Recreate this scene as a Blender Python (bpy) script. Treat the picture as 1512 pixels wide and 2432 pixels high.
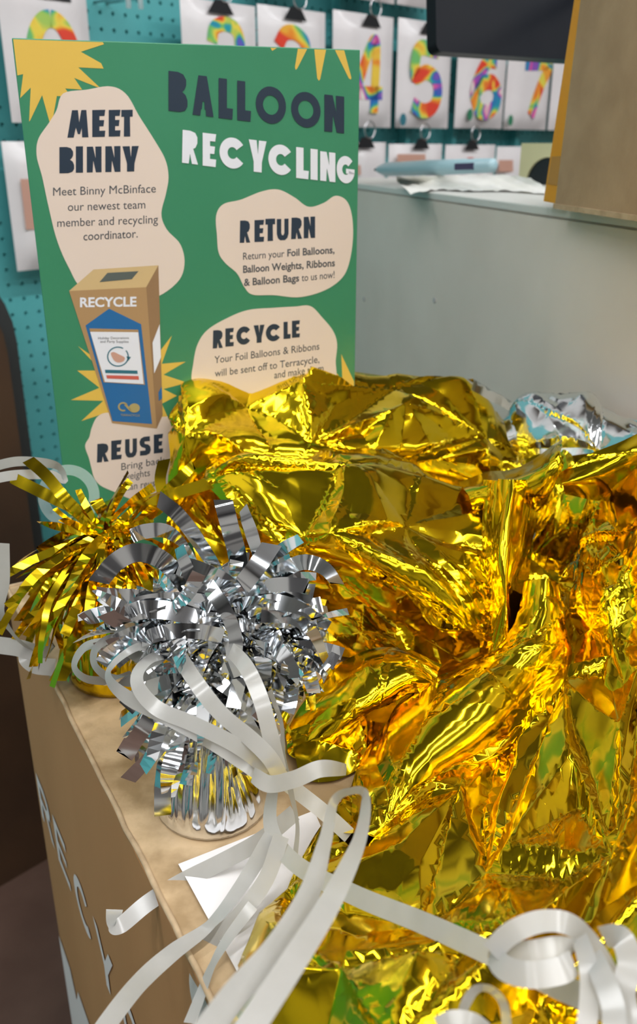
import bpy, bmesh, math, random
import numpy as np
from mathutils import Vector, geometry

for o in list(bpy.data.objects):
    bpy.data.objects.remove(o, do_unlink=True)
scene = bpy.context.scene
COL = scene.collection

# ------------------------------------------------------------------ camera
FPX, CX, CY = 2100.0, 756.0, 1216.0          # focal length and centre of the 1512x2432 frame, in pixels
PITCH = math.radians(22.6)
CAM = Vector((0.0, 0.0, 1.30))
cam_data = bpy.data.cameras.new('camera')
cam_data.sensor_fit = 'VERTICAL'
cam_data.sensor_height = 36.0
cam_data.lens = 36.0 * FPX / 2432.0
cam_data.clip_start = 0.01
cam_data.dof.use_dof = True
cam_data.dof.focus_distance = 0.50
cam_data.dof.aperture_fstop = 11.0
cam = bpy.data.objects.new('camera', cam_data)
COL.objects.link(cam)
cam.location = CAM
cam.rotation_euler = (math.pi / 2 - PITCH, 0, 0)
scene.camera = cam

# ------------------------------------------------------------------ world, exposure
world = bpy.data.worlds.new('world')
scene.world = world
world.use_nodes = True
world.node_tree.nodes['Background'].inputs[0].default_value = (0.9, 0.95, 1.0, 1)
world.node_tree.nodes['Background'].inputs[1].default_value = 0.12
scene.view_settings.view_transform = 'Standard'
scene.view_settings.look = 'None'
scene.view_settings.gamma = 1.0
scene.view_settings.use_curve_mapping = False
scene.view_settings.exposure = 0.0
scene.cycles.max_bounces = 6
scene.cycles.glossy_bounces = 5
scene.cycles.diffuse_bounces = 3
scene.cycles.use_adaptive_sampling = True
scene.cycles.adaptive_threshold = 0.05
scene.cycles.use_light_tree = False
LAMP_STRENGTH = 41.0
SPOT_STRENGTH = 130.0

# ------------------------------------------------------------------ measuring helpers
FWD = Vector((0, math.cos(PITCH), -math.sin(PITCH)))
UPV = Vector((0, math.sin(PITCH), math.cos(PITCH)))
RGT = Vector((1, 0, 0))
BIN_Z = 0.95

def ray(px, py):
    return FWD + RGT * ((px - CX) / FPX) - UPV * ((py - CY) / FPX)
def at_d(px, py, d):
    return CAM + ray(px, py) * d
def at_y(px, py, y):
    r = ray(px, py)
    return CAM + r * (y / r.y)
def at_z(px, py, z):
    r = ray(px, py)
    return CAM + r * ((z - CAM.z) / r.z)
def at_plane(px, py, p0, n):
    r = ray(px, py)
    return CAM + r * ((p0 - CAM).dot(n) / r.dot(n))

# ------------------------------------------------------------------ object helpers
def tag(o, label=None, cat=None, group=None, kind=None):
    if label: o['label'] = label
    if cat: o['category'] = cat
    if group: o['group'] = group
    if kind: o['kind'] = kind
    return o
def link_mesh(name, me, mat=None, parent=None, smooth=False):
    o = bpy.data.objects.new(name, me)
    COL.objects.link(o)
    if mat is not None:
        me.materials.append(mat)
    if smooth:
        me.polygons.foreach_set('use_smooth', [True] * len(me.polygons))
    if parent is not None:
        o.parent = parent
        o.matrix_parent_inverse = parent.matrix_world.inverted()
    return o
def mesh(name, verts, faces, mat=None, parent=None, smooth=False):
    me = bpy.data.meshes.new(name)
    me.from_pydata([tuple(v) for v in verts], [], faces)
    me.update()
    return link_mesh(name, me, mat, parent, smooth)
def bm_obj(name, bm, mat=None, parent=None, smooth=False):
    me = bpy.data.meshes.new(name)
    bmesh.ops.recalc_face_normals(bm, faces=bm.faces)
    bm.to_mesh(me); bm.free()
    return link_mesh(name, me, mat, parent, smooth)
def empty(name, loc):
    o = bpy.data.objects.new(name, None)
    COL.objects.link(o)
    o.location = loc
    o.empty_display_size = 0.02
    bpy.context.view_layer.update()
    return o
def box8(bm, c, ax, ay, az):
    """box centred at c with half-extent vectors ax, ay, az"""
    vs = []
    for sx in (-1, 1):
        for sy in (-1, 1):
            for sz in (-1, 1):
                vs.append(bm.verts.new(c + ax * sx + ay * sy + az * sz))
    for f in ((0, 1, 3, 2), (4, 6, 7, 5), (0, 4, 5, 1), (2, 3, 7, 6), (0, 2, 6, 4), (1, 5, 7, 3)):
        bm.faces.new([vs[i] for i in f])
def box_obj(name, c, ax, ay, az, mat, parent=None, bevel=0.0):
    bm = bmesh.new()
    box8(bm, c, ax, ay, az)
    if bevel > 0:
        bmesh.ops.bevel(bm, geom=list(bm.edges), offset=bevel, segments=2, affect='EDGES', profile=0.5)
    return bm_obj(name, bm, mat, parent)
def tube(bm, pts, r, seg=8, cap=True):
    pts = [Vector(p) for p in pts]
    rings = []
    for i, p in enumerate(pts):
        t = (pts[min(i + 1, len(pts) - 1)] - pts[max(i - 1, 0)]).normalized()
        a = t.orthogonal().normalized(); b = t.cross(a)
        if rings:
            pa = (rings[-1][0].co - pts[i - 1]).normalized()
            a = (pa - t * pa.dot(t)).normalized(); b = t.cross(a)
        rr = r[i] if isinstance(r, (list, tuple)) else r
        rings.append([bm.verts.new(p + (a * math.cos(2 * math.pi * k / seg) + b * math.sin(2 * math.pi * k / seg)) * rr) for k in range(seg)])
    for i in range(len(rings) - 1):
        for k in range(seg):
            bm.faces.new((rings[i][k], rings[i][(k + 1) % seg], rings[i + 1][(k + 1) % seg], rings[i + 1][k]))
    if cap:
        bm.faces.new(rings[0][::-1]); bm.faces.new(rings[-1])
def catmull(P, n, closed=False):
    """n samples of a Catmull-Rom curve through the rows of P"""
    P = np.asarray(P, float); m = len(P)
    if closed:
        t = np.linspace(0, m, n, endpoint=False)
        i = np.floor(t).astype(int); f = (t - i)[:, None]
        p0, p1, p2, p3 = P[(i - 1) % m], P[i % m], P[(i + 1) % m], P[(i + 2) % m]
    else:
        t = np.linspace(0, m - 1, n)
        i = np.minimum(np.floor(t).astype(int), m - 2); f = (t - i)[:, None]
        p1, p2 = P[i], P[i + 1]
        p0 = np.where((i > 0)[:, None], P[np.maximum(i - 1, 0)], 2 * p1 - p2)
        p3 = np.where((i + 2 < m)[:, None], P[np.minimum(i + 2, m - 1)], 2 * p2 - p1)
    return 0.5 * (2 * p1 + (p2 - p0) * f + (2 * p0 - 5 * p1 + 4 * p2 - p3) * f ** 2 + (3 * p1 - p0 - 3 * p2 + p3) * f ** 3)

# ------------------------------------------------------------------ materials
def principled(name, color, rough=0.5, metal=0.0, **kw):
    m = bpy.data.materials.new(name)
    m.use_nodes = True
    b = m.node_tree.nodes['Principled BSDF']
    b.inputs['Base Color'].default_value = (*color, 1)
    b.inputs['Roughness'].default_value = rough
    b.inputs['Metallic'].default_value = metal
    for k, v in kw.items():
        b.inputs[k].default_value = v
    return m
def noisy(name, c1, c2, rough=0.6, scale=20.0, detail=4, stretch=(1, 1, 1), bump=0.0, bscale=200.0, lo=0.35, hi=0.65, **kw):
    m = principled(name, c1, rough, **kw)
    nt = m.node_tree; b = nt.nodes['Principled BSDF']
    tc = nt.nodes.new('ShaderNodeTexCoord'); mp = nt.nodes.new('ShaderNodeMapping')
    mp.inputs['Scale'].default_value = stretch
    nt.links.new(tc.outputs['Object'], mp.inputs['Vector'])
    n = nt.nodes.new('ShaderNodeTexNoise'); n.inputs['Scale'].default_value = scale; n.inputs['Detail'].default_value = detail
    nt.links.new(mp.outputs['Vector'], n.inputs['Vector'])
    r = nt.nodes.new('ShaderNodeValToRGB')
    r.color_ramp.elements[0].position = lo; r.color_ramp.elements[1].position = hi
    r.color_ramp.elements[0].color = (*c1, 1); r.color_ramp.elements[1].color = (*c2, 1)
    nt.links.new(n.outputs['Fac'], r.inputs['Fac'])
    nt.links.new(r.outputs['Color'], b.inputs['Base Color'])
    if bump > 0:
        n2 = nt.nodes.new('ShaderNodeTexNoise'); n2.inputs['Scale'].default_value = bscale; n2.inputs['Detail'].default_value = 3
        nt.links.new(mp.outputs['Vector'], n2.inputs['Vector'])
        bp = nt.nodes.new('ShaderNodeBump'); bp.inputs['Strength'].default_value = bump; bp.inputs['Distance'].default_value = 0.002
        nt.links.new(n2.outputs['Fac'], bp.inputs['Height']); nt.links.new(bp.outputs['Normal'], b.inputs['Normal'])
    return m
def foil(name, color, rough):
    m = principled(name, color, rough, 1.0)
    return m
def emitter(name, color, strength):
    m = bpy.data.materials.new(name); m.use_nodes = True
    nt = m.node_tree; nt.nodes.clear()
    e = nt.nodes.new('ShaderNodeEmission'); e.inputs[0].default_value = (*color, 1); e.inputs[1].default_value = strength
    o = nt.nodes.new('ShaderNodeOutputMaterial'); nt.links.new(e.outputs[0], o.inputs[0])
    return m
def rainbow(name):
    m = principled(name, (0.5, 0.5, 0.5), 0.35)
    nt = m.node_tree; b = nt.nodes['Principled BSDF']
    tc = nt.nodes.new('ShaderNodeTexCoord')
    n = nt.nodes.new('ShaderNodeTexNoise'); n.inputs['Scale'].default_value = 9.0; n.inputs['Detail'].default_value = 0
    nt.links.new(tc.outputs['Object'], n.inputs['Vector'])
    mx = nt.nodes.new('ShaderNodeVectorMath'); mx.operation = 'SCALE'; mx.inputs['Scale'].default_value = 0.12
    nt.links.new(n.outputs['Color'], mx.inputs[0])
    ad = nt.nodes.new('ShaderNodeVectorMath'); ad.operation = 'ADD'
    nt.links.new(tc.outputs['Object'], ad.inputs[0]); nt.links.new(mx.outputs[0], ad.inputs[1])
    v = nt.nodes.new('ShaderNodeTexVoronoi'); v.inputs['Scale'].default_value = 34.0; v.feature = 'SMOOTH_F1'; v.inputs['Smoothness'].default_value = 0.9
    nt.links.new(ad.outputs[0], v.inputs['Vector'])
    sep = nt.nodes.new('ShaderNodeSeparateColor'); nt.links.new(v.outputs['Color'], sep.inputs[0])
    r = nt.nodes.new('ShaderNodeValToRGB'); cr = r.color_ramp
    cols = [(0.75, 0.06, 0.03), (0.85, 0.30, 0.03), (0.85, 0.68, 0.08), (0.20, 0.55, 0.12), (0.02, 0.35, 0.42), (0.03, 0.12, 0.50), (0.35, 0.08, 0.45), (0.75, 0.10, 0.35), (0.80, 0.80, 0.70)]
    cr.elements[0].position = 0.15; cr.elements[0].color = (*cols[0], 1)
    cr.elements[1].position = 0.88; cr.elements[1].color = (*cols[-1], 1)
    for k, c in enumerate(cols[1:-1]):
        e = cr.elements.new(0.15 + 0.73 * (k + 1) / 8); e.color = (*c, 1)
    nt.links.new(sep.outputs[0], r.inputs['Fac']); nt.links.new(r.outputs['Color'], b.inputs['Base Color'])
    return m

M = {}
M['teal'] = noisy('teal_pegboard', (0.085, 0.39, 0.40), (0.10, 0.42, 0.43), 0.45, 6.0)
M['floor'] = noisy('brown_floor', (0.10, 0.055, 0.040), (0.13, 0.075, 0.055), 0.5, 9.0, bump=0.05)
M['ceiling'] = noisy('ceiling_grey', (0.33, 0.33, 0.33), (0.39, 0.39, 0.39), 0.8, 3.0)
M['upperwall'] = noisy('upper_wall_white', (0.70, 0.69, 0.67), (0.76, 0.75, 0.73), 0.8, 3.0)  # unseen upper wall, kept white to brighten reflections in the foil
M['shopwall'] = noisy('shop_wall', (0.44, 0.42, 0.39), (0.07, 0.065, 0.065), 0.7, 1.3, detail=2, lo=0.46, hi=0.54)  # unseen walls, dark blotches added to give the foil contrasting reflections
M['counter'] = noisy('counter_grey', (0.72, 0.63, 0.54), (0.80, 0.71, 0.62), 0.45, 5.0, detail=5)
M['countertop'] = noisy('counter_top_white', (0.66, 0.65, 0.60), (0.72, 0.71, 0.66), 0.4, 8.0)
M['card'] = noisy('cardboard', (0.36, 0.235, 0.125), (0.43, 0.29, 0.16), 0.75, 26.0, detail=6, bump=0.15, bscale=300)
M['cardtop'] = noisy('cardboard_scuffed', (0.33, 0.22, 0.110), (0.60, 0.43, 0.25), 0.45, 30.0, detail=6, lo=0.40, hi=0.62, bump=0.25, bscale=120)
M['cardside'] = noisy('cardboard_side', (0.43, 0.22, 0.082), (0.47, 0.245, 0.095), 0.7, 10.0, stretch=(1, 1, 0.15), bump=0.06, bscale=250)
M['cardedge'] = noisy('cardboard_edge', (0.40, 0.28, 0.16), (0.52, 0.38, 0.23), 0.8, 90.0)
M['printwhite'] = principled('print_white', (0.80, 0.77, 0.76), 0.5)
M['green'] = noisy('poster_green', (0.042, 0.235, 0.118), (0.050, 0.255, 0.132), 0.34, 8.0)
M['cream'] = principled('poster_cream', (0.75, 0.63, 0.54), 0.36)
M['yellow'] = principled('poster_yellow', (0.74, 0.49, 0.085), 0.36)
M['navy'] = principled('poster_navy', (0.022, 0.038, 0.062), 0.36)
M['bodytext'] = principled('poster_text', (0.085, 0.09, 0.10), 0.4)
M['pwhite'] = principled('poster_white', (0.78, 0.80, 0.86), 0.36)
M['pbox'] = principled('poster_box_tan', (0.42, 0.26, 0.12), 0.36)
M['pboxtop'] = principled('poster_box_pale', (0.62, 0.45, 0.22), 0.36)
M['pboxside'] = principled('poster_box_side', (0.30, 0.18, 0.09), 0.36)
M['pblue'] = principled('poster_blue', (0.018, 0.14, 0.36), 0.36)
M['pslot'] = principled('poster_slot', (0.10, 0.12, 0.11), 0.4)
M['pteal'] = principled('poster_teal', (0.03, 0.16, 0.22), 0.36)
M['pred'] = principled('poster_red', (0.60, 0.12, 0.09), 0.36)
M['plogo'] = principled('poster_logo_gold', (0.42, 0.34, 0.14), 0.36)
M['paperedge'] = principled('poster_core', (0.75, 0.75, 0.70), 0.6)
M['gold'] = foil('gold_foil', (0.83, 0.585, 0.012), 0.13)
M['goldstrip'] = foil('gold_strip_foil', (0.80, 0.58, 0.015), 0.12)
M['silver'] = foil('silver_foil', (0.82, 0.84, 0.86), 0.12)
M['silverstrip'] = foil('silver_strip_foil', (0.84, 0.86, 0.88), 0.09)
M['ribbon'] = noisy('satin_ribbon', (0.42, 0.412, 0.385), (0.46, 0.45, 0.425), 0.22, 60.0)
def add_translucency(m, col, fac):
    nt = m.node_tree; b = nt.nodes['Principled BSDF']; out = nt.nodes['Material Output']
    tr = nt.nodes.new('ShaderNodeBsdfTranslucent'); tr.inputs['Color'].default_value = (*col, 1)
    mx = nt.nodes.new('ShaderNodeMixShader'); mx.inputs[0].default_value = fac
    nt.links.new(b.outputs[0], mx.inputs[1]); nt.links.new(tr.outputs[0], mx.inputs[2]); nt.links.new(mx.outputs[0], out.inputs[0])
M['ribbon'].node_tree.nodes['Principled BSDF'].inputs['Specular IOR Level'].default_value = 0.85
add_translucency(M['ribbon'], (0.7, 0.68, 0.60), 0.22)
M['bag'] = noisy('package_white', (0.74, 0.70, 0.70), (0.78, 0.75, 0.75), 0.25, 12.0)
M['bagedge'] = noisy('package_edge', (0.42, 0.42, 0.44), (0.60, 0.60, 0.60), 0.2, 60.0)
M['rainbow'] = rainbow('rainbow_print')
M['black'] = principled('black_plastic', (0.012, 0.013, 0.015), 0.35)
M['screen'] = noisy('monitor_black', (0.010, 0.012, 0.016), (0.016, 0.017, 0.020), 0.3, 3.0)
M['screen'].node_tree.nodes['Principled BSDF'].inputs['Specular IOR Level'].default_value = 0.06
M['metal'] = principled('chrome_wire', (0.75, 0.76, 0.78), 0.2, 1.0)
M['pinkprint'] = principled('pink_tan_print', (0.58, 0.33, 0.25), 0.5)
M['greyprint'] = principled('grey_print', (0.45, 0.44, 0.44), 0.5)
M['greenspot'] = principled('green_spot', (0.03, 0.20, 0.10), 0.5)
M['tealspot'] = principled('teal_spot', (0.03, 0.17, 0.22), 0.5)
M['pen'] = principled('pale_blue_plastic', (0.33, 0.50, 0.55), 0.3)
M['pengrip'] = principled('dark_purple', (0.05, 0.03, 0.09), 0.4)
M['pencream'] = principled('cream_yellow_card', (0.72, 0.69, 0.40), 0.5)
M['paper'] = noisy('receipt_paper', (0.82, 0.81, 0.77), (0.78, 0.77, 0.70), 0.6, 30.0, bump=0.2, bscale=60)
M['ink'] = principled('grey_ink', (0.30, 0.27, 0.25), 0.6)
M['tape'] = noisy('amber_tape', (0.92, 0.47, 0.010), (0.96, 0.52, 0.015), 0.3, 12.0)
add_translucency(M['tape'], (0.85, 0.45, 0.01), 0.4)
M['tapedark'] = principled('amber_tape_overlap', (0.50, 0.22, 0.01), 0.3)
M['darkbrown'] = noisy('dark_brown_vinyl', (0.055, 0.030, 0.018), (0.080, 0.042, 0.022), 0.28, 5.0)
M['darkgrey'] = principled('charcoal_edge', (0.030, 0.032, 0.032), 0.5)
M['lamp'] = emitter('lamp_white', (0.97, 0.98, 1.0), LAMP_STRENGTH)
M['spot'] = emitter('spot_white', (1.0, 0.98, 0.95), SPOT_STRENGTH)
M['lampbody'] = principled('lamp_body', (0.7, 0.7, 0.7), 0.5)
m = principled('clear_plastic', (0.85, 0.93, 0.93), 0.08)
m.node_tree.nodes['Principled BSDF'].inputs['Alpha'].default_value = 0.17
m.node_tree.nodes['Principled BSDF'].inputs['Specular IOR Level'].default_value = 0.9
M['clear'] = m
m = noisy('hang_tab_clear', (0.75, 0.78, 0.78), (0.8, 0.8, 0.8), 0.1, 10.0)
m.node_tree.nodes['Principled BSDF'].inputs['Alpha'].default_value = 0.35
M['tabclear'] = m

# ------------------------------------------------------------------ setting: floor, pegboard wall, other walls, ceiling
WT = Vector((math.sqrt(.5), math.sqrt(.5), 0))      # along the pegboard wall
WN = Vector((math.sqrt(.5), -math.sqrt(.5), 0))     # out of the wall, towards the camera's side
W0 = Vector((0.11, 2.20, 0))                        # a point of the wall's foot
ZUP = Vector((0, 0, 1))
CEIL = 2.9
def wall_pt(s, n, z):
    return W0 + WT * s + WN * n + ZUP * z
S0, S1, N1 = -4.2, 3.0, 4.8

def quad(name, pts, mat):
    return tag(mesh(name, pts, [tuple(range(len(pts)))], mat), kind='structure')
quad('floor', [wall_pt(S0, -.02, 0), wall_pt(S0, N1, 0), wall_pt(S1, N1, 0), wall_pt(S1, -.02, 0)], M['floor'])
quad('ceiling', [wall_pt(S0, -.02, CEIL), wall_pt(S1, -.02, CEIL), wall_pt(S1, N1, CEIL), wall_pt(S0, N1, CEIL)], M['ceiling'])
quad('wall_left', [wall_pt(S0, -.02, 0), wall_pt(S0, N1, 0), wall_pt(S0, N1, CEIL), wall_pt(S0, -.02, CEIL)], M['shopwall'])
quad('wall_right', [wall_pt(S1, N1, 0), wall_pt(S1, -.02, 0), wall_pt(S1, -.02, CEIL), wall_pt(S1, N1, CEIL)], M['shopwall'])
quad('wall_front', [wall_pt(S0, N1, 0), wall_pt(S1, N1, 0), wall_pt(S1, N1, CEIL), wall_pt(S0, N1, CEIL)], M['shopwall'])

def pegboard():
    """teal board with real round dimples on an inch grid where it is seen, plain elsewhere"""
    p, r, dep = 0.0254, 0.0037, 0.006
    s0, z0, ns, nz = -1.05, 0.30, 88, 56
    s1, z1 = s0 + ns * p, z0 + nz * p
    k = 8
    ang = [2 * math.pi * (i + .5) / k for i in range(k)]
    # square corners of one cell matched to 8 rim points: 8 outer points (mid-edges and corners)
    outer = []
    for a in ang:
        c, s = math.cos(a), math.sin(a); m = max(abs(c), abs(s))
        outer.append((c / m * .5 * p, s / m * .5 * p))
    corners = [(.5 * p, .5 * p), (-.5 * p, .5 * p), (-.5 * p, -.5 * p), (.5 * p, -.5 * p)]
    cell = [(x, y, 0) for x, y in outer] + [(math.cos(a) * r, math.sin(a) * r, 0) for a in ang] + \
           [(math.cos(a) * r * .8, math.sin(a) * r * .8, -dep) for a in ang] + [(x, y, 0) for x, y in corners]
    cell = np.array(cell)
    f4 = []
    for i in range(k):
        j = (i + 1) % k
        f4.append((i, j, k + j, k + i)); f4.append((k + i, k + j, 2 * k + j, 2 * k + i))
    f3 = [(0, 24, 1), (2, 25, 3), (4, 26, 5), (6, 27, 7)]
    f8 = [tuple(range(2 * k, 3 * k))]
    V, F = [], []
    nv = len(cell); idx = 0
    for a in range(ns):
        for b in range(nz):
            cs, cz = s0 + (a + .5) * p, z0 + (b + .5) * p
            V.append(cell + np.array([cs, cz, 0]))
            for f in f4 + f3 + f8:
                F.append(tuple(i + idx for i in f))
            idx += nv
    V = np.concatenate(V)
    def add_rect(a0, b0, a1, b1):
        nonlocal V, idx
        V = np.concatenate([V, np.array([(a0, b0, 0), (a1, b0, 0), (a1, b1, 0), (a0, b1, 0)])])
        F.append((idx, idx + 1, idx + 2, idx + 3)); idx += 4
    TOP = 1.85
    add_rect(S0, 0, s0, TOP); add_rect(s1, 0, S1, TOP); add_rect(s0, 0, s1, z0); add_rect(s0, z1, s1, TOP)
    W = np.array(W0)[None] + V[:, :1] * np.array(WT)[None] + V[:, 1:2] * np.array(ZUP)[None] + V[:, 2:3] * np.array(WN)[None]
    me = bpy.data.meshes.new('wall_back'); me.from_pydata(W.tolist(), [], F); me.update()
    return tag(link_mesh('wall_back', me, M['teal']), kind='structure')
pegboard()
quad('wall_back', [wall_pt(S0, 0, 1.85), wall_pt(S1, 0, 1.85), wall_pt(S1, 0, CEIL), wall_pt(S0, 0, CEIL)], M['upperwall'])

# ceiling lamps: battens and round downlights of the shop, plus some added for the counter
def ceiling_lamps():
    labels = ['nearest the pegboard wall', 'in the middle of the room', 'farthest from the pegboard', 'short, added left along the pegboard to light the counter']
    for k, (sc, n, hl) in enumerate(((-0.7, 1.65, 2.6), (-0.7, 2.75, 2.6), (-0.7, 4.0, 2.6), (-2.6, 0.62, 0.75))):  # the short last batten is added to brighten counter front and box
        c = wall_pt(sc, n, CEIL - .045)
        t = empty('ceiling_lamp', c)
        box_obj('lamp_housing', c + ZUP * .02, WT * hl, WN * .07, ZUP * .02, M['lampbody'], t)
        mesh('diffuser', [c + WT * ((hl - .05) * a) + WN * (.04 * b) - ZUP * .004 for a, b in ((-1, -1), (-1, 1), (1, 1), (1, -1))], [(0, 1, 2, 3)], M['lamp'], t)
        tag(t, 'long white batten lamp on the ceiling ' + labels[k], 'lamp', 'ceiling battens of the shop')
    for k, (s, n) in enumerate(((-2.2, 1.2), (-1.2, 2.15), (-1.9, 2.4), (-0.6, 2.3), (0.3, 1.6), (-2.7, 2.2), (-.4, 3.4), (-3.3, 0.9), (-3.0, 1.7))):  # the last two are added at the left to light the counter face
        c = wall_pt(s, n, CEIL - .02)
        t = empty('downlight', c)
        bm = bmesh.new(); tube(bm, [c + ZUP * .02, c - ZUP * .02], .055, 20); bm_obj('trim_ring', bm, M['lampbody'], t)
        mesh('bulb_face', [c - ZUP * .024 + (WT * math.cos(k * math.pi / 4) - WN * math.sin(k * math.pi / 4)) * .042 for k in range(8)], [tuple(range(8))], M['spot'], t)
        tag(t, 'unseen round white downlight set in the shop ceiling', 'lamp', 'round ceiling downlights')
ceiling_lamps()

# ------------------------------------------------------------------ recycling bin frame of reference
BK = at_z(15, 1395, BIN_Z)                          # far left top corner
be = at_z(460, 2290, BIN_Z) - BK
BD = Vector((be.x, be.y, 0)).normalized()           # along the left edge, towards the viewer
BW = Vector((-BD.y, BD.x, 0))                       # along the back edge, to the right
if BW.x < 0: BW = -BW
BIN_DEPTH, BIN_WIDTH = 0.60, 0.40
def bin_pt(w, d, z):
    return Vector((BK.x, BK.y, 0)) + BW * w + BD * d + ZUP * z

# ------------------------------------------------------------------ lettering helpers
def poly_grid(pts, holes=None):
    return pts
def ring(cx, cy, rx, ry, t, a0=0, a1=360, n=28):
    out = []
    inn = []
    for i in range(n + 1):
        a = math.radians(a0 + (a1 - a0) * i / n)
        out.append((cx + rx * math.cos(a), cy + ry * math.sin(a)))
        inn.append((cx + (rx - t) * math.cos(a), cy + (ry - t * ry / rx) * math.sin(a)))
    return [[out[i], out[i + 1], inn[i + 1], inn[i]] for i in range(n)]
GLYPH = {
 'A': [[(0, 0), (.28, 1), (.68, 1), (1, 0), (.64, 0), (.63, .16), (.58, .16), (.56, .36), (.48, .36), (.44, .16), (.40, .16), (.37, 0)]],
 'B': [[(0, 0), (0, 1), (.5, 1), (.78, .95), (.93, .82), (.93, .68), (.84, .57), (.72, .51), (.9, .44), (1, .31), (1, .16), (.88, .05), (.6, 0)]],
 'C': ring(.5, .5, .5, .5, .31, 36, 324),
 'E': [[(0, 0), (0, 1), (1, 1), (.93, .77), (.55, .77), (.55, .62), (.92, .62), (.86, .39), (.55, .39), (.55, .23), (1, .23), (.96, 0)]],
 'G': ring(.5, .5, .5, .5, .31, 42, 350) + [[(.52, .54), (.99, .54), (.98, .36), (.52, .36)]],
 'I': [[(0, 0), (0, 1), (1, 1), (1, 0)]],
 'L': [[(0, 0), (0, 1), (.58, 1), (.58, .27), (1, .27), (.96, 0)]],
 'M': [[(0, 0), (.22, 1), (.50, 1), (.56, .55), (.66, 1), (.90, 1), (1, 0), (.70, 0), (.68, .34), (.60, .12), (.50, .12), (.40, .36), (.30, 0)]],
 'N': [[(0, 0), (0, 1), (.42, 1), (.60, .55), (.58, 1), (1, 1), (1, 0), (.62, 0), (.44, .45), (.40, 0)]],
 'O': ring(.5, .5, .5, .5, .24),
 'R': [[(0, 0), (.04, 1), (.5, 1), (.82, .95), (.96, .82), (.96, .64), (.84, .5), (.70, .46), (1, 0), (.62, 0), (.5, .30), (.42, 0)]],
 'S': [[(.05, 0), (.6, 0), (.9, .08), (1, .26), (.95, .45), (.78, .56), (.45, .62), (.45, .74), (.92, .74), (.92, 1), (.4, 1), (.12, .92), (0, .74), (.05, .57), (.2, .46), (.52, .38), (.52, .26), (.05, .26)]],
 'T': [[(.22, 0), (.24, .74), (0, .74), (0, 1), (1, 1), (1, .74), (.76, .74), (.78, 0)]],
 'U': [[(0, 1), (0, .3), (.1, .1), (.3, 0), (.68, 0), (.9, .1), (1, .3), (1, 1), (.64, 1), (.64, .34), (.56, .24), (.44, .24), (.38, .34), (.38, 1)]],
 'Y': [[(.26, 0), (.26, .32), (-.04, 1), (.44, 1), (.52, .56), (.58, 1), (1.04, 1), (.76, .32), (.74, 0)]],
}
def word_mesh(name, letters, put, mat, parent, slope=0.0):
    """letters: (char, x0, y0, x1, y1) boxes in photo pixels; put turns a pixel into a point on the printed plane"""
    V, F = [], []
    for ch, x0, y0, x1, y1 in letters:
        sk = slope * (x1 - x0) * .5
        for poly in GLYPH[ch]:
            ids = []
            for u, v in poly:
                px = x0 + u * (x1 - x0)
                py = (y1 - sk) + (y0 - y1 + 2 * abs(sk)) * v + slope * (u - .5) * (x1 - x0)
                ids.append(len(V)); V.append(put(px, py))
            F.append(tuple(ids))
    return mesh(name, V, F, mat, parent)
def flat_poly(name, pts, put, mat, parent, n=0):
    P = catmull(pts, n, True) if n else np.array(pts, float)
    return mesh(name, [put(x, y) for x, y in P], [tuple(range(len(P)))], mat, parent)
def text_line(name, body, p0, p1, h_px, put, mat, parent, bold=0.0):
    """a printed line whose baseline runs from pixel p0 to pixel p1"""
    cu = bpy.data.curves.new('text', 'FONT'); cu.body = body; cu.size = 1.0; cu.offset = bold; cu.resolution_u = 3
    ob = bpy.data.objects.new('text', cu); COL.objects.link(ob)
    dg = bpy.context.evaluated_depsgraph_get()
    me = bpy.data.meshes.new_from_object(ob.evaluated_get(dg))
    bpy.data.objects.remove(ob, do_unlink=True); bpy.data.curves.remove(cu)
    n = len(me.vertices); co = np.empty(n * 3); me.vertices.foreach_get('co', co); co = co.reshape(-1, 3)
    x0, x1 = co[:, 0].min(), co[:, 0].max()
    w = max(x1 - x0, 1e-6)
    a, b = np.array(p0, float), np.array(p1, float)
    d = b - a
    nrm = np.array([0, -1.0])
    out = []
    for x, y, _ in co:
        q = a + d * ((x - x0) / w) + nrm * (y / 0.70 * h_px)
        out.append(tuple(put(q[0], q[1])))
    me.vertices.foreach_set('co', np.array(out).ravel())
    me.materials.clear(); me.update(); me.name = name
    return link_mesh(name, me, mat, parent)

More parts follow.
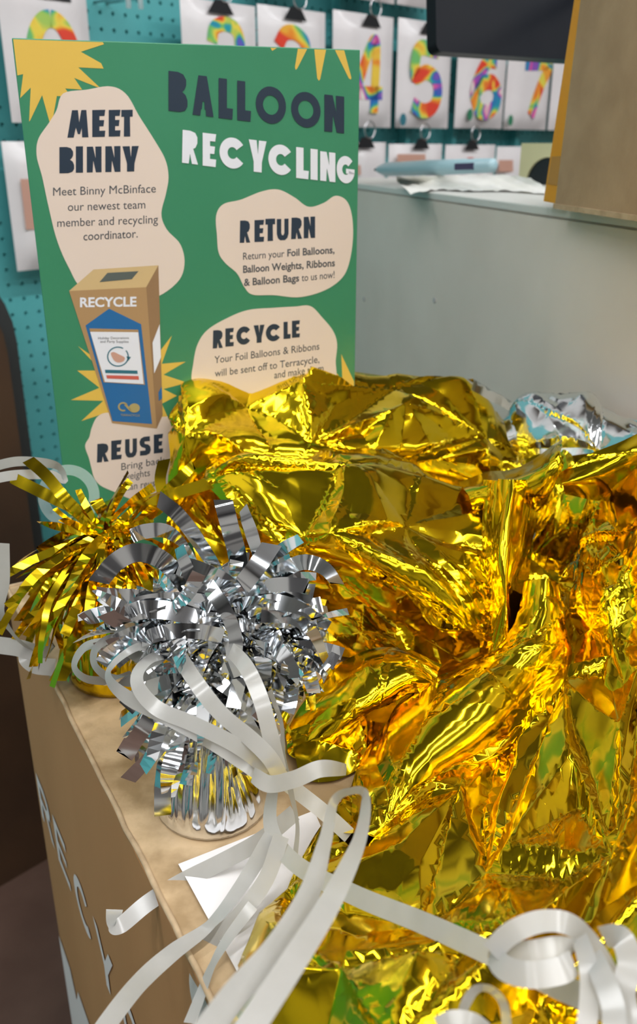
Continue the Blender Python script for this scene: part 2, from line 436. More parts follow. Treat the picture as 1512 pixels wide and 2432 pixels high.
# ------------------------------------------------------------------ recycling bin (cardboard)
def recycling_bin():
    c = bin_pt(BIN_WIDTH / 2, BIN_DEPTH / 2, 0)
    t = empty('recycling_bin', c)
    th = 0.005
    W2, D2 = BIN_WIDTH / 2, BIN_DEPTH / 2
    mid = bin_pt(W2, D2, 0)
    # top panel, slightly sagging, subdivided
    V, F = [], []
    nu, nv = 24, 36
    for i in range(nu + 1):
        for j in range(nv + 1):
            w, d = BIN_WIDTH * i / nu, BIN_DEPTH * j / nv
            z = BIN_Z + .0008 * math.sin(w * 60 + d * 22) * (1 if 0 < i < nu and 0 < j < nv else 0)
            V.append(bin_pt(w, d, z))
    for i in range(nu):
        for j in range(nv):
            a = i * (nv + 1) + j
            F.append((a, a + nv + 1, a + nv + 2, a + 1))
    mesh('top_panel', V, F, M['cardtop'], t, True)
    sides = [('side_panel', bin_pt(th / 2, D2, 0), BW * th / 2, BD * D2), ('side_panel', bin_pt(BIN_WIDTH - th / 2, D2, 0), BW * th / 2, BD * D2),
             ('side_panel', bin_pt(W2, th / 2, 0), BW * (W2 - th), BD * th / 2), ('side_panel', bin_pt(W2, BIN_DEPTH - th / 2, 0), BW * (W2 - th), BD * th / 2)]
    for nm, cc, a, b in sides:
        box_obj(nm, cc + ZUP * (BIN_Z - .0015) / 2, a, b, ZUP * (BIN_Z - .0015) / 2, M['cardside'], t)
    # worn fold along the left and back edges
    for p, q in ((bin_pt(0, 0, BIN_Z), bin_pt(0, BIN_DEPTH, BIN_Z)), (bin_pt(0, 0, BIN_Z), bin_pt(BIN_WIDTH, 0, BIN_Z))):
        bm = bmesh.new()
        rr = random.Random(5)
        pts = [p.lerp(q, k / 40) + Vector((rr.uniform(-1, 1), rr.uniform(-1, 1), rr.uniform(-1, 1))) * .0004 for k in range(41)]
        tube(bm, pts, .0017, 6); bm_obj('folded_edge', bm, M['cardedge'], t, True)
    # overlapping closing flap on the left side
    flap = [bin_pt(-.0006, .30, BIN_Z - .004), bin_pt(-.0006, .60, BIN_Z - .004), bin_pt(-.0006, .60, BIN_Z - .16), bin_pt(-.0006, .335, BIN_Z - .03)]
    mesh('side_flap', flap + [v + BW * .0005 for v in flap], [(0, 1, 2, 3), (7, 6, 5, 4), (0, 4, 5, 1), (1, 5, 6, 2), (2, 6, 7, 3), (3, 7, 4, 0)], M['cardside'], t)
    # big white lettering on the left side, reading from the far end towards the viewer
    p0 = bin_pt(-.0022, 0, 0)
    def face(a, drop):
        return bin_pt(-.0009, a, BIN_Z - drop)
    a_s = 0.128; adv = 0.0575; top, bot = LET_TOP, LET_BOT
    for k, ch in enumerate('RECYCLE'):
        V, F = [], []
        a0 = LET_A0 + k * LET_ADV
        for poly in BINGLYPH[ch]:
            ids = []
            for u, v in poly:
                ids.append(len(V)); V.append(face(a0 + u * LET_W, bot + (top - bot) * v))
            F.append(tuple(ids))
        mesh('letter', V, F, M['printwhite'], t)
    # white panel below the word
    mesh('white_panel', [face(.002, .40), face(.045, .402), face(.06, .43), face(.075, .402), face(.598, .40), face(.598, .8), face(.002, .8)], [(0, 1, 2, 3, 4, 5, 6)], M['printwhite'], t)
    # blank white sticker on the top
    zs = BIN_Z + .0016
    q = [at_z(423, 2052, zs), at_z(575, 2330, zs), at_z(850, 2160, zs), at_z(745, 1925, zs)]
    st = mesh('sticker', q, [(0, 1, 2, 3)], M['printwhite'], t)
    st['label'] = 'white paper sticker'
    tag(t, 'tall brown cardboard recycling bin with white lettering under the foil balloons', 'bin')
BINGLYPH = {
 'R': [[(0, 0), (0, 1), (.2, 1), (.2, 0)], [(.2, .84), (.2, 1), (.55, 1), (.62, .98), (.5, .82)], [(.5, .82), (.62, .98), (.85, .88), (.92, .7), (.72, .7), (.64, .8)],
       [(.72, .7), (.92, .7), (.85, .5), (.6, .42), (.5, .56), (.65, .6)], [(.2, .42), (.2, .57), (.5, .56), (.6, .42)], [(.45, .42), (.66, .42), (.98, 0), (.75, 0)]],
 'E': [[(0, 0), (0, 1), (.2, 1), (.2, 0)], [(.2, .84), (.2, 1), (.85, 1), (.85, .84)], [(.2, .43), (.2, .57), (.75, .57), (.75, .43)], [(.2, 0), (.2, .16), (.85, .16), (.85, 0)]],
 'C': ring(.5, .5, .5, .5, .19, 42, 318, 20),
 'Y': [[(.4, 0), (.4, .4), (.6, .4), (.6, 0)], [(.4, .4), (0, 1), (.22, 1), (.5, .58)], [(.6, .4), (.5, .58), (.78, 1), (1, 1)], [(.4, .4), (.5, .58), (.6, .4)]],
 'L': [[(0, 0), (0, 1), (.2, 1), (.2, 0)], [(.2, 0), (.2, .16), (.8, .16), (.8, 0)]],
}
LET_A0, LET_ADV, LET_W, LET_TOP, LET_BOT = 0.014, 0.0625, 0.050, 0.185, 0.236
recycling_bin()

# ------------------------------------------------------------------ poster standing at the back of the bin
PTL = at_y(28, 90, 0.68)
_r = ray(855, 118); PTR = CAM + _r * ((PTL.z - CAM.z) / _r.z)
PU = (PTR - PTL); PWID = PU.length; PU = PU.normalized()
PN = Vector((PU.y, -PU.x, 0))                        # towards the viewer
if PN.y > 0: PN = -PN
PBOT = BIN_Z + .003
def poster():
    h = PTL.z - PBOT
    c = PTL + PU * PWID / 2; c.z = PBOT
    t = empty('poster', c)
    th = .0022
    box_obj('board', c + ZUP * h / 2 - PN * th / 2, PU * PWID / 2, PN * th / 2, ZUP * h / 2, M['green'], t, bevel=.0006)
    lay = [0]
    u_max = PWID
    def layer(k):
        p0 = PTL + PN * (.00012 + .00012 * k)
        def put(px, py):
            q = at_plane(px, py, p0, PN)
            r = q - PTL
            u = min(max(r.dot(PU), .0008), PWID - .0008)
            z = min(max(q.z, PBOT), PTL.z - .0008)
            v = PTL + PU * u + PN * (.00012 + .00012 * k); v.z = z
            return v
        return put
    L = [layer(k) for k in range(8)]
    # yellow suns
    flat_poly('printed_sun', [(26, 88), (172, 93), (215, 96), (244, 100), (247, 105), (192, 123), (240, 150), (246, 163), (186, 160), (237, 208), (228, 206), (176, 185), (195, 213), (155, 210), (168, 230), (135, 228),
              (124, 290), (119, 295), (100, 226), (72, 285), (69, 289), (73, 208), (38, 233), (55, 176), (30, 179), (28, 152), (36, 148), (26, 144), (26, 114), (33, 111), (24, 103)], L[0], M['yellow'], t)
    for tri in ([(642, 108), (657, 108), (646, 121)], [(707, 110), (729, 110), (706, 162), (702, 166), (700, 160)], [(746, 112), (774, 112), (760, 188), (757, 192), (753, 186)], [(795, 112), (817, 112), (834, 184), (833, 189), (828, 186)],
                [(768, 860), (803, 890), (803, 930), (780, 930)], [(810, 841), (852, 905), (852, 930), (814, 930)]):
        flat_poly('printed_ray', tri, L[0], M['yellow'], t)
    star = [(185, 822), (221, 860), (236, 880), (183, 880), (236, 921), (168, 950), (245, 952), (193, 1000), (254, 980), (300, 1010), (380, 993), (398, 990), (384, 959), (420, 940), (388, 924), (445, 909), (388, 890), (441, 859), (384, 864), (408, 797), (375, 840), (300, 800), (225, 850)]
    flat_poly('printed_sun', star, L[0], M['yellow'], t)
    # cream blobs
    blobs = [[(150, 222), (205, 213), (262, 205), (300, 224), (330, 275), (365, 330), (392, 378), (400, 420), (394, 460), (383, 508), (396, 545), (428, 580), (438, 625), (423, 668), (370, 706), (290, 720), (200, 690), (163, 635), (135, 570), (115, 490), (100, 420), (87, 370), (91, 330), (116, 292), (134, 262)],
             [(515, 560), (513, 512), (530, 485), (572, 474), (620, 455), (660, 450), (698, 468), (732, 491), (768, 482), (796, 465), (822, 476), (835, 510), (838, 562), (830, 620), (812, 660), (770, 690), (710, 706), (650, 701), (600, 700), (580, 682), (563, 650), (535, 625), (519, 600)],
             [(455, 905), (458, 868), (468, 820), (492, 784), (540, 755), (590, 736), (650, 731), (700, 728), (737, 727), (765, 754), (790, 785), (800, 815), (797, 855), (790, 915), (700, 970), (560, 985), (470, 960)],
             [(202, 1059), (212, 1038), (218, 1015), (231, 990), (256, 980), (310, 985), (380, 990), (440, 990), (480, 1030), (480, 1120), (430, 1190), (360, 1200), (307, 1184), (273, 1169), (240, 1154), (224, 1136), (217, 1112), (211, 1088)]]
    for b in blobs:
        flat_poly('printed_blob', b, L[1], M['cream'], t, 120)
    # headings
    word_mesh('heading_lettering', [('B', 400, 168, 445, 268), ('A', 457, 177, 507, 278), ('L', 519, 185, 553, 284), ('L', 563, 191, 596, 289), ('O', 607, 201, 679, 298), ('O', 691, 214, 761, 307), ('N', 770, 224, 817, 317)], L[2], M['navy'], t, .12)
    word_mesh('heading_lettering', [('R', 432, 308, 470, 391), ('E', 481, 315, 513, 397), ('C', 521, 323, 583, 404), ('Y', 592, 331, 631, 411), ('C', 637, 340, 696, 419), ('L', 703, 349, 733, 426), ('I', 737, 353, 754, 428), ('N', 760, 359, 796, 433), ('G', 799, 368, 842, 438)], L[2], M['pwhite'], t, .12)
    word_mesh('heading_lettering', [('M', 160, 260, 210, 326), ('E', 219, 260, 250, 325), ('E', 258, 260, 286, 324), ('T', 288, 260, 315, 324)], L[2], M['navy'], t, -.02)
    word_mesh('heading_lettering', [('B', 141, 348, 176, 411), ('I', 180, 347, 197, 410), ('N', 206, 347, 241, 409), ('N', 250, 346, 286, 408), ('Y', 292, 346, 328, 407)], L[2], M['navy'], t, -.02)
    word_mesh('heading_lettering', [('R', 569, 522, 594, 576), ('E', 604, 521, 627, 574), ('T', 630, 518, 653, 572), ('U', 657, 518, 685, 570), ('R', 691, 515, 717, 567), ('N', 721, 513, 748, 565)], L[2], M['navy'], t, -.04)
    word_mesh('heading_lettering', [('R', 505, 781, 529, 826), ('E', 535, 777, 555, 822), ('C', 561, 771, 597, 817), ('Y', 603, 769, 627, 813), ('C', 631, 765, 668, 809), ('L', 673, 762, 690, 804), ('E', 693, 759, 712, 801)], L[2], M['navy'], t, -.08)
    word_mesh('heading_lettering', [('R', 230, 1049, 258, 1096), ('E', 264, 1042, 289, 1090), ('U', 297, 1038, 325, 1085), ('S', 331, 1033, 358, 1080), ('E', 365, 1028, 387, 1075)], L[2], M['navy'], t, -.1)
    # body text
    T = M['bodytext']
    for body, a, b, h, bold in (('Meet Binny McBinface', (126, 465), (370, 457), 20, .0), ('our newest team', (161, 501), (345, 495), 20, .0), ('member and recycling', (136, 539), (375, 530), 20, .0), ('coordinator.', (198, 571), (327, 564), 20, .004),
                          ('Return your', (577, 617), (675, 610), 17, .004), ('Foil Balloons,', (682, 609), (794, 601), 17, .022), ('Balloon Weights, Ribbons', (577, 648), (795, 632), 17, .022), ('& Balloon Bags', (579, 679), (710, 668), 17, .022), ('to us now!', (716, 668), (794, 660), 17, .004),
                          ('Your Foil Balloons & Ribbons', (509, 863), (758, 830), 17, .004), ('will be sent off to Terracycle,', (510, 895), (758, 861), 17, .004), ('and make them', (651, 899), (768, 882), 17, .004),
                          ('Bring back', (288, 1117), (392, 1100), 17, .0), ('weights', (293, 1141), (356, 1130), 17, .0), ('can reuse', (300, 1165), (378, 1153), 17, .0)):
        text_line('body_text', body, a, b, h, L[2], T, t, bold)
    # printed picture of the cardboard recycling box, plain, without a face
    pic = [('top_face', [(164, 691), (222, 640), (376, 630), (347, 682)], 'pboxtop', 2), ('front_face', [(164, 691), (347, 682), (372, 1018), (266, 1005)], 'pbox', 2), ('side_face', [(347, 682), (376, 630), (386, 986), (372, 1018)], 'pboxside', 2),
           ('slot', [(236, 670), (255, 648), (329, 644), (313, 663)], 'pslot', 3),
           ('blue_panel', [(203, 773), (259, 733), (335, 770), (361, 1007), (267, 1000)], 'pblue', 3), ('tan_band', [(212, 780), (328, 783), (344, 914), (246, 908)], 'pbox', 4), ('white_label', [(214, 788), (328, 789), (341, 912), (249, 907)], 'pwhite', 5),
           ('teal_bar', [(249, 878), (326, 880), (327, 888), (250, 886)], 'pteal', 6), ('red_bar', [(252, 891), (329, 893), (330, 902), (254, 899)], 'pred', 6),
           ('side_label', [(379, 770), (362, 814), (366, 887), (382, 849)], 'pwhite', 4), ('side_blue', [(384, 918), (376, 932), (377, 952), (385, 946)], 'pblue', 4)]
    pb = flat_poly('printed_box', [(164, 691), (222, 640), (376, 630), (386, 986), (372, 1018), (266, 1005)], L[1], M['pbox'], t)
    for nm, pts, mt, k in pic:
        flat_poly(nm, pts, L[k], M[mt], pb)
    text_line('box_lettering', 'RECYCLE', (190, 729), (324, 727), 22, L[3], M['pwhite'], pb, .03)
    text_line('label_text', 'Holiday Decorations', (233, 806), (306, 805), 6, L[6], T, pb)
    text_line('label_text', 'and Party Supplies', (238, 814), (305, 814), 6, L[6], T, pb)
    def ringpoly(nm, polys, mt, k):
        V, F = [], []
        for p in polys:
            ids = []
            for x, y in p:
                ids.append(len(V)); V.append(L[k](x, y))
            F.append(tuple(ids))
        mesh(nm, V, F, M[mt], pb)
    ringpoly('circle_mark', ring(280, 847, 26, 24, 3, -40, 300), 'pteal', 6)
    ringpoly('circle_arrow', [[(300, 846), (311, 848), (304, 858)]], 'pteal', 6)
    flat_poly('circle_picture', [(263, 840), (270, 836), (283, 842), (296, 849), (293, 858), (280, 861), (270, 855)], L[6], M['pinkprint'], pb, 24)
    ringpoly('loop_mark', ring(292, 966, 12, 11, 4, 60, 330) + [[(x, y) for x, y in [(319 + 13 * math.cos(a * .3), 969 + 11 * math.sin(a * .3)) for a in range(21)]]] + [[(298, 958), (312, 972), (308, 976), (295, 962)]], 'plogo', 5)
    text_line('loop_text', 'TERRACYCLE', (286, 988), (332, 989), 5, L[5], M['plogo'], pb)
    tag(t, 'green balloon recycling poster with cream blobs and yellow suns standing behind the gold foil', 'poster')
poster()

# ------------------------------------------------------------------ counter on the right
CZ = 1.242
CA = at_z(850, 435, CZ); CB = at_z(1316, 493, CZ)
CD = (CB - CA).normalized()                          # along the front edge, towards the viewer
CN = Vector((CD.y, -CD.x, 0))
if CN.x > 0: CN = -CN                                # out of the front face
def counter():
    a = CA - CD * .22; b = CA + CD * 1.12
    t = empty('counter', (a + b) / 2 - ZUP * CZ)
    mid = (a + b) / 2; L2 = (b - a).length / 2; dp = .36
    box_obj('front_panel', mid - ZUP * (CZ / 2 + .004) - CN * .008, CD * L2, CN * .008, ZUP * (CZ / 2 - .004), M['counter'], t)
    box_obj('carcass', mid - ZUP * (CZ / 2 + .012) - CN * (.016 + dp / 2), CD * L2, CN * (dp / 2), ZUP * (CZ / 2 - .012), M['counter'], t)
    box_obj('worktop', mid - ZUP * .006 - CN * (dp / 2 + .006), CD * (L2 + .004), CN * (dp / 2 + .006), ZUP * .006, M['countertop'], t, bevel=.0015)
    for px, py in ((865, 710), (1032, 713)):
        p = at_plane(px, py, CA, CN)
        bm = bmesh.new(); tube(bm, [p, p + CN * .0012], .0035, 12); bm_obj('screw_head', bm, M['greyprint'], t)
    tag(t, 'pale grey shop counter with white top behind the poster and foil', 'counter')
counter()

def counter_items():
    # pale blue pen
    z = CZ + .012
    a = at_y(895, 403, 1.50); b = at_y(1168, 393, 1.20)
    dirn = (b - a).normalized()
    t = empty('pen', (a + b) / 2)
    L = (b - a).length
    bm = bmesh.new(); tube(bm, [a, a + dirn * L * .03, a + dirn * L * .10, a + dirn * L * .5, b], [.003, .006, .010, .0105, .0085], 14); bm_obj('barrel', bm, M['pen'], t, True)
    bm = bmesh.new(); tube(bm, [a - dirn * .010, a], [.0012, .003], 10); bm_obj('tip', bm, M['black'], t, True)
    side = dirn.cross(ZUP).normalized()
    vw = (CAM - (a + b) / 2); vw = (vw - dirn * vw.dot(dirn)).normalized()
    p = a + dirn * L * .84 + vw * .0086
    box_obj('clip_window', p, dirn * L * .07, dirn.cross(vw) * .004, vw * .0012, M['pengrip'], t)
    tag(t, 'pale blue plastic pen lying on the counter', 'pen')
    # crumpled paper
    rr = random.Random(3)
    A = np.array([[tuple(at_z(x, y, z)) for x, y in row] for row, z in (([(975, 462), (1040, 452), (1110, 455), (1200, 455), (1300, 462)], CZ + .001), ([(945, 436), (1020, 438), (1100, 438), (1190, 440), (1290, 446)], CZ + .006), ([(940, 422), (1010, 420), (1090, 418), (1170, 416), (1260, 424)], CZ + .016))])
    nu, nv = 40, 14
    G = np.stack([catmull(A[i], nu) for i in range(3)]); G = np.stack([catmull(G[:, j], nv) for j in range(nu)], 1)
    V = []
    for i in range(nv):
        for j in range(nu):
            x, y, zz = G[i, j]
            V.append((x, y, zz + .0025 * abs(math.sin(j * .7 + i * .35)) * (.4 + .6 * rr.random())))
    F = [(i * nu + j, i * nu + j + 1, (i + 1) * nu + j + 1, (i + 1) * nu + j) for i in range(nv - 1) for j in range(nu - 1)]
    o = mesh('crumpled_paper', V, F, M['paper'], None, True)
    tag(o, 'white crumpled paper sheet under the blue pen on the counter', 'paper')
    p = [at_z(x, y, CZ + .010) for x, y in ((1050, 428), (1120, 428))]
    # cream block with a dark round opening
    c0 = at_z(1230, 437, CZ); c1 = at_z(1310, 440, CZ)
    u = (c1 - c0); u.z = 0; wd = .125; u = u.normalized()
    n = Vector((u.y, -u.x, 0));  n = n if n.y < 0 else -n
    hgt = (at_plane(1226, 340, c0, n)).z - CZ
    t = empty('tape_dispenser', c0 + u * wd / 2)
    bm = bmesh.new()
    cx, cz, r = hgt * .86, .006, hgt * .64
    outer = [(0, 0.0015), (0, hgt), (wd, hgt), (wd, .0015)]
    arc = [(cx + r * math.cos(math.radians(180 * k / 24)), .0015 + r * math.sin(math.radians(180 * k / 24))) for k in range(25)]
    prof = [outer[0], outer[1], outer[2], outer[3]] + [(min(x, wd - .002), z) for x, z in arc]
    fv = [bm.verts.new(c0 + u * x + ZUP * z) for x, z in prof]; bv = [bm.verts.new(c0 + u * x + ZUP * z - n * .05) for x, z in prof]
    bm.faces.new(fv); bm.faces.new(bv[::-1])
    for i in range(len(fv)):
        j = (i + 1) % len(fv); bm.faces.new((fv[i], bv[i], bv[j], fv[j]))
    bm_obj('cream_body', bm, M['pencream'], t)
    bm = bmesh.new(); tube(bm, [c0 + u * cx + ZUP * (.0015) - n * .004, c0 + u * cx + ZUP * .0015 - n * .045], r * .99, 36)
    for v in bm.verts:
        if v.co.z < CZ + .0012: v.co.z = CZ + .0012
    bm_obj('dark_core', bm, M['black'], t)
    tag(t, 'pale yellow block with a dark round opening at the counter end', 'tape dispenser')
    # big brown box on the counter edge with an amber tape strip
    k0 = at_z(1316, 495, CZ + .0015); k1 = at_z(1512, 525, CZ + .0015)
    d = (k1 - k0); d.z = 0; d = d.normalized()
    nn = Vector((d.y, -d.x, 0)); nn = nn if nn.x < 0 else -nn
    H = .30; Lb = .34; Db = .22
    t = empty('cardboard_box', k0 + d * Lb / 2 - nn * Db / 2)
    lean = at_plane(1392, 0, k0, nn) - k0; lean_d = lean.dot(d) / lean.z
    bm = bmesh.new()
    bot = [k0, k0 + d * Lb, k0 + d * Lb - nn * Db, k0 - nn * Db]
    top = [v + ZUP * H + d * lean_d * H * .5 for v in bot]
    vs = [bm.verts.new(v) for v in bot + top]
    for f in ((0, 1, 5, 4), (1, 2, 6, 5), (2, 3, 7, 6), (3, 0, 4, 7), (4, 5, 6, 7), (3, 2, 1, 0)):
        bm.faces.new([vs[i] for i in f])
    bm_obj('carton', bm, M['card'], t)
    bm = bmesh.new(); box8(bm, k0 + d * Lb / 2 + ZUP * .0022 + nn * .0008, d * Lb / 2, nn * .0008, ZUP * .0022); bm_obj('corrugated_edge', bm, M['cardedge'], t)
    # tape strip standing proud of the carton's far left edge
    q = [at_plane(x, y, k0 - nn * .004, nn) for x, y in ((1290, 478), (1322, 484), (1392, -60), (1372, -60))]
    mesh('tape_strip', q + [v - nn * .0015 for v in q], [(0, 1, 2, 3), (7, 6, 5, 4), (0, 4, 5, 1), (1, 5, 6, 2), (2, 6, 7, 3), (3, 7, 4, 0)], M['tape'], t)
    q = [at_plane(x, y, k0 - nn * .0035, nn) for x, y in ((1299, 437), (1329, 442), (1341, 370), (1309, 372))]
    mesh('tape_overlap', q + [v - nn * .0003 for v in q], [(0, 1, 2, 3), (7, 6, 5, 4)], M['tapedark'], t)
    tag(t, 'plain brown cardboard box with an amber tape strip on the counter corner', 'box')
    # black monitor seen above the counter
    Y = 1.22
    bl = at_y(1036, 122, Y - .03)
    br = at_y(1352, 148, Y + .09)
    u = (br - bl); wid = u.length * 1.35; u = Vector((u.x, u.y, 0)).normalized()
    n = Vector((u.y, -u.x, 0)); n = n if n.y < 0 else -n
    upv = (ZUP + n * -.18 + u * .06).normalized()
    H = .24
    t = empty('monitor', Vector((bl.x, bl.y, CZ)) + u * wid * .5)
    bm = bmesh.new()
    rad = .010
    prof = []
    for cx_, cy_, a0 in ((rad, rad, 180), (wid - rad, rad, 270), (wid - rad, H - rad, 0), (rad, H - rad, 90)):
        for k in range(7):
            a = math.radians(a0 + 15 * k); prof.append((cx_ + rad * math.cos(a), cy_ + rad * math.sin(a)))
    nrm = u.cross(upv).normalized(); nrm = nrm if nrm.y < 0 else -nrm
    f = [bm.verts.new(bl + u * x + upv * y) for x, y in prof]; b = [bm.verts.new(bl + u * x + upv * y - nrm * .018) for x, y in prof]
    bm.faces.new(f); bm.faces.new(b[::-1])
    for i in range(len(f)):
        j = (i + 1) % len(f); bm.faces.new((f[i], b[i], b[j], f[j]))
    bm_obj('display_panel', bm, M['screen'], t)
    arm_end = bl + u * wid * .92 + upv * H * .45 - nrm * .018
    foot = CA + CD * .52 - CN * .30; foot.z = CZ + .004
    bm = bmesh.new(); tube(bm, [foot, Vector((foot.x, foot.y, arm_end.z)), arm_end], .012, 12); bm_obj('neck', bm, M['black'], t)
    box_obj('foot', Vector((foot.x, foot.y, CZ + .005)), CD * .06, CN * .045, ZUP * .004, M['black'], t, bevel=.001)
    tag(t, 'black tilted monitor above the counter beside the cardboard box', 'monitor')
counter_items()

# ------------------------------------------------------------------ balloon packs hanging on the pegboard
DIGIT = {
 '0': [[(.5 + .38 * math.sin(a * math.pi / 12), .5 + .46 * math.cos(a * math.pi / 12)) for a in range(25)]],
 '2': [[(.12, .72), (.2, .9), (.45, .97), (.75, .92), (.86, .74), (.75, .52), (.4, .26), (.1, .05), (.9, .05)]],
 '3': [[(.12, .78), (.28, .94), (.55, .97), (.82, .86), (.84, .68), (.62, .54), (.45, .52), (.7, .48), (.88, .3), (.78, .1), (.5, .02), (.2, .08), (.08, .24)]],
 '4': [[(.68, .0), (.68, .98), (.12, .36), (.12, .28), (.95, .28)]],
 '5': [[(.85, .95), (.25, .95), (.18, .55), (.5, .62), (.8, .52), (.88, .3), (.75, .1), (.45, .03), (.12, .12)]],
 '6': [[(.78, .93), (.5, .9), (.25, .65), (.14, .35), (.28, .08), (.55, .03), (.82, .15), (.86, .38), (.68, .55), (.4, .52), (.2, .38)]],
 '7': [[(.08, .95), (.9, .95), (.72, .6), (.55, .3), (.42, .0)]],
 '8': [[(.5, .53), (.22, .64), (.18, .82), (.35, .96), (.65, .96), (.82, .82), (.78, .64), (.5, .53), (.16, .36), (.14, .16), (.35, .03), (.65, .03), (.86, .16), (.84, .36), (.5, .53)]],
}
def digit_mesh(name, ch, put, mat, parent, w=.20, asp=1.7):
    V, F = [], []
    for line in DIGIT[ch]:
        P = catmull(np.array(line), 60)
        for i, (x, y) in enumerate(P):
            a = P[max(i - 1, 0)]; b = P[min(i + 1, len(P) - 1)]
            tx, ty = (b[0] - a[0]), (b[1] - a[1]) * asp
            l = math.hypot(tx, ty) or 1
            nx, ny = -ty / l, tx / l / asp
            V += [put(x + nx * w / 2 * 1.0, y + ny * w / 2 * 1.0), put(x - nx * w / 2, y - ny * w / 2)]
        n0 = len(V) - 2 * len(P)
        for i in range(len(P) - 1):
            F.append((n0 + 2 * i, n0 + 2 * i + 1, n0 + 2 * i + 3, n0 + 2 * i + 2))
    return mesh(name, V, F, mat, parent)
PACK_OFF = .085
def pack(name, label, x0, y0, x1, y1, digit=None, dbox=None, tab=None, spot=None, depth=.012, off=PACK_OFF, group=None, prints=(), bottom=None, hook=True, cat='balloon pack'):
    pl = wall_pt(0, off, 0)
    yc = .5 * (y0 + y1)
    a = at_plane(x0, yc, pl, WN); b = at_plane(x1, yc, pl, WN)
    sa, sb = (a - W0).dot(WT), (b - W0).dot(WT)
    zt = at_plane(.5 * (x0 + x1), y0, pl, WN).z; zb = at_plane(.5 * (x0 + x1), y1, pl, WN).z if bottom is None else bottom
    t = empty(name, wall_pt((sa + sb) / 2, off, zb))
    # soft pillow-like bag: edges thin, middle thicker
    nu, nv = 10, 12
    V, F = [], []
    rr = random.Random(sum(map(ord, label)) % 1000)
    for sgn in (1, -1):
        base = len(V)
        for i in range(nu + 1):
            for j in range(nv + 1):
                u, v = i / nu, j / nv
                bul = (min(u, 1 - u) * 6 if min(u, 1 - u) < 1 / 6 else 1) * (min(v, 1 - v) * 8 if min(v, 1 - v) < 1 / 8 else 1)
                V.append(wall_pt(sa + (sb - sa) * u, off - depth / 2 + sgn * depth / 2 * bul + (0 if bul < 1 else rr.uniform(-.0005, .0005)), zb + (zt - zb) * v))
        for i in range(nu):
            for j in range(nv):
                k = base + i * (nv + 1) + j
                q = (k, k + nv + 1, k + nv + 2, k + 1)
                F.append(q if sgn > 0 else q[::-1])
    mesh('bag', V, F, M['bag'], t, True)
    front = wall_pt(0, off + .0012, 0)
    def put_px(px, py, e=0.0):
        return at_plane(px, py, front + WN * e, WN)
    if digit:
        dx0, dy0, dx1, dy1 = dbox
        c0 = put_px(dx0, .5 * (dy0 + dy1)); c1 = put_px(dx1, .5 * (dy0 + dy1)); zt_ = put_px(.5 * (dx0 + dx1), dy0).z; zb_ = put_px(.5 * (dx0 + dx1), dy1).z
        def put(u, v):
            p = c0.lerp(c1, u); return Vector((p.x, p.y, zb_ + (zt_ - zb_) * v))
        digit_mesh('printed_number', digit, put, M['rainbow'], t, .27, (zt_ - zb_) / max((c1 - c0).length, 1e-4))
    for (nm, pts, mt) in prints:
        mesh(nm, [put_px(x, y, .0004) for x, y in pts], [tuple(range(len(pts)))], M[mt], t)
    if spot:
        sx, sy, mt = spot
        c = put_px(sx, sy)
        mesh('printed_spot', [c + WT * .011 * math.cos(k * math.pi / 8) + ZUP * .013 * math.sin(k * math.pi / 8) for k in range(16)], [tuple(range(16))], M[mt], t)
    if tab:
        tx, ty = tab
        c = put_px(tx, ty, .001)
        w = .030
        mesh('hang_tab', [c + WT * (-w), c + WT * w, c + WT * (w * .45) + ZUP * .022, c - WT * (w * .45) + ZUP * .022], [(0, 1, 2, 3)], M['black'], t)
        bm = bmesh.new()
        cc = c + ZUP * .036 + WT * .012
        pts = [cc + (WT * math.cos(k * math.pi / 8) + ZUP * math.sin(k * math.pi / 8)) * .017 for k in range(17)]
        tube(bm, pts, .0016, 6, False); bm_obj('hang_ring', bm, M['metal'], t, True)
    tag(t, label, cat, group)
    return t
G1 = 'number balloon packs on the pegboard'
pack('balloon_pack', 'white pack with a rainbow number zero behind the poster corner', 18, -70, 226, 292, '0', (66, 36, 192, 250), (130, 0), depth=.03, group=G1)
pack('balloon_pack', 'white pack with the top of a rainbow number two above the poster', 447, 2, 621, 310, '2', (494, 52, 583, 235), (525, 33), depth=.03, group=G1)
pack('balloon_pack', 'white pack with the top of a rainbow number three above the poster', 626, 18, 784, 310, '3', (652, 72, 738, 245), (702, 48), depth=.03, group=G1)
pack('balloon_pack', 'white pack with a rainbow number four right of the poster', 804, 30, 945, 302, '4', (840, 92, 912, 268), (882, 64), depth=.035, group=G1)
pack('balloon_pack', 'white pack with a rainbow number five below the monitor corner', 956, 48, 1083, 304, '5', (972, 110, 1050, 268), (1018, 82), spot=(957, 284, 'tealspot'), depth=.035, group=G1)
pack('balloon_pack', 'white pack with a rainbow number six below the monitor', 1098, 72, 1213, 305, '6', (1118, 132, 1192, 270), spot=(1116, 272, 'greenspot'), depth=.035, group=G1)
pack('balloon_pack', 'white pack with a rainbow number seven beside the amber tape', 1216, 88, 1318, 308, '7', (1238, 145, 1302, 276), spot=(1212, 286, 'greenspot'), depth=.035, group=G1)
pack('balloon_pack', 'white pack partly hidden behind the amber tape strip', 1323, 95, 1420, 310, '8', (1345, 150, 1400, 280), depth=.035, group=G1)
G2 = 'packs of the row above, only their lower edges in view'
pack('balloon_pack', 'white pack whose lower edge shows above the number four pack', 812, -200, 952, -2, depth=.03, group=G2)
pack('balloon_pack', 'white pack whose lower edge shows above the number five pack', 958, -200, 1075, 18, depth=.03, group=G2)
pack('balloon_pack', 'white pack high above the number three pack', 632, -200, 790, -22, depth=.03, group=G2)
G3 = 'small pink print packs on the row below the numbers'
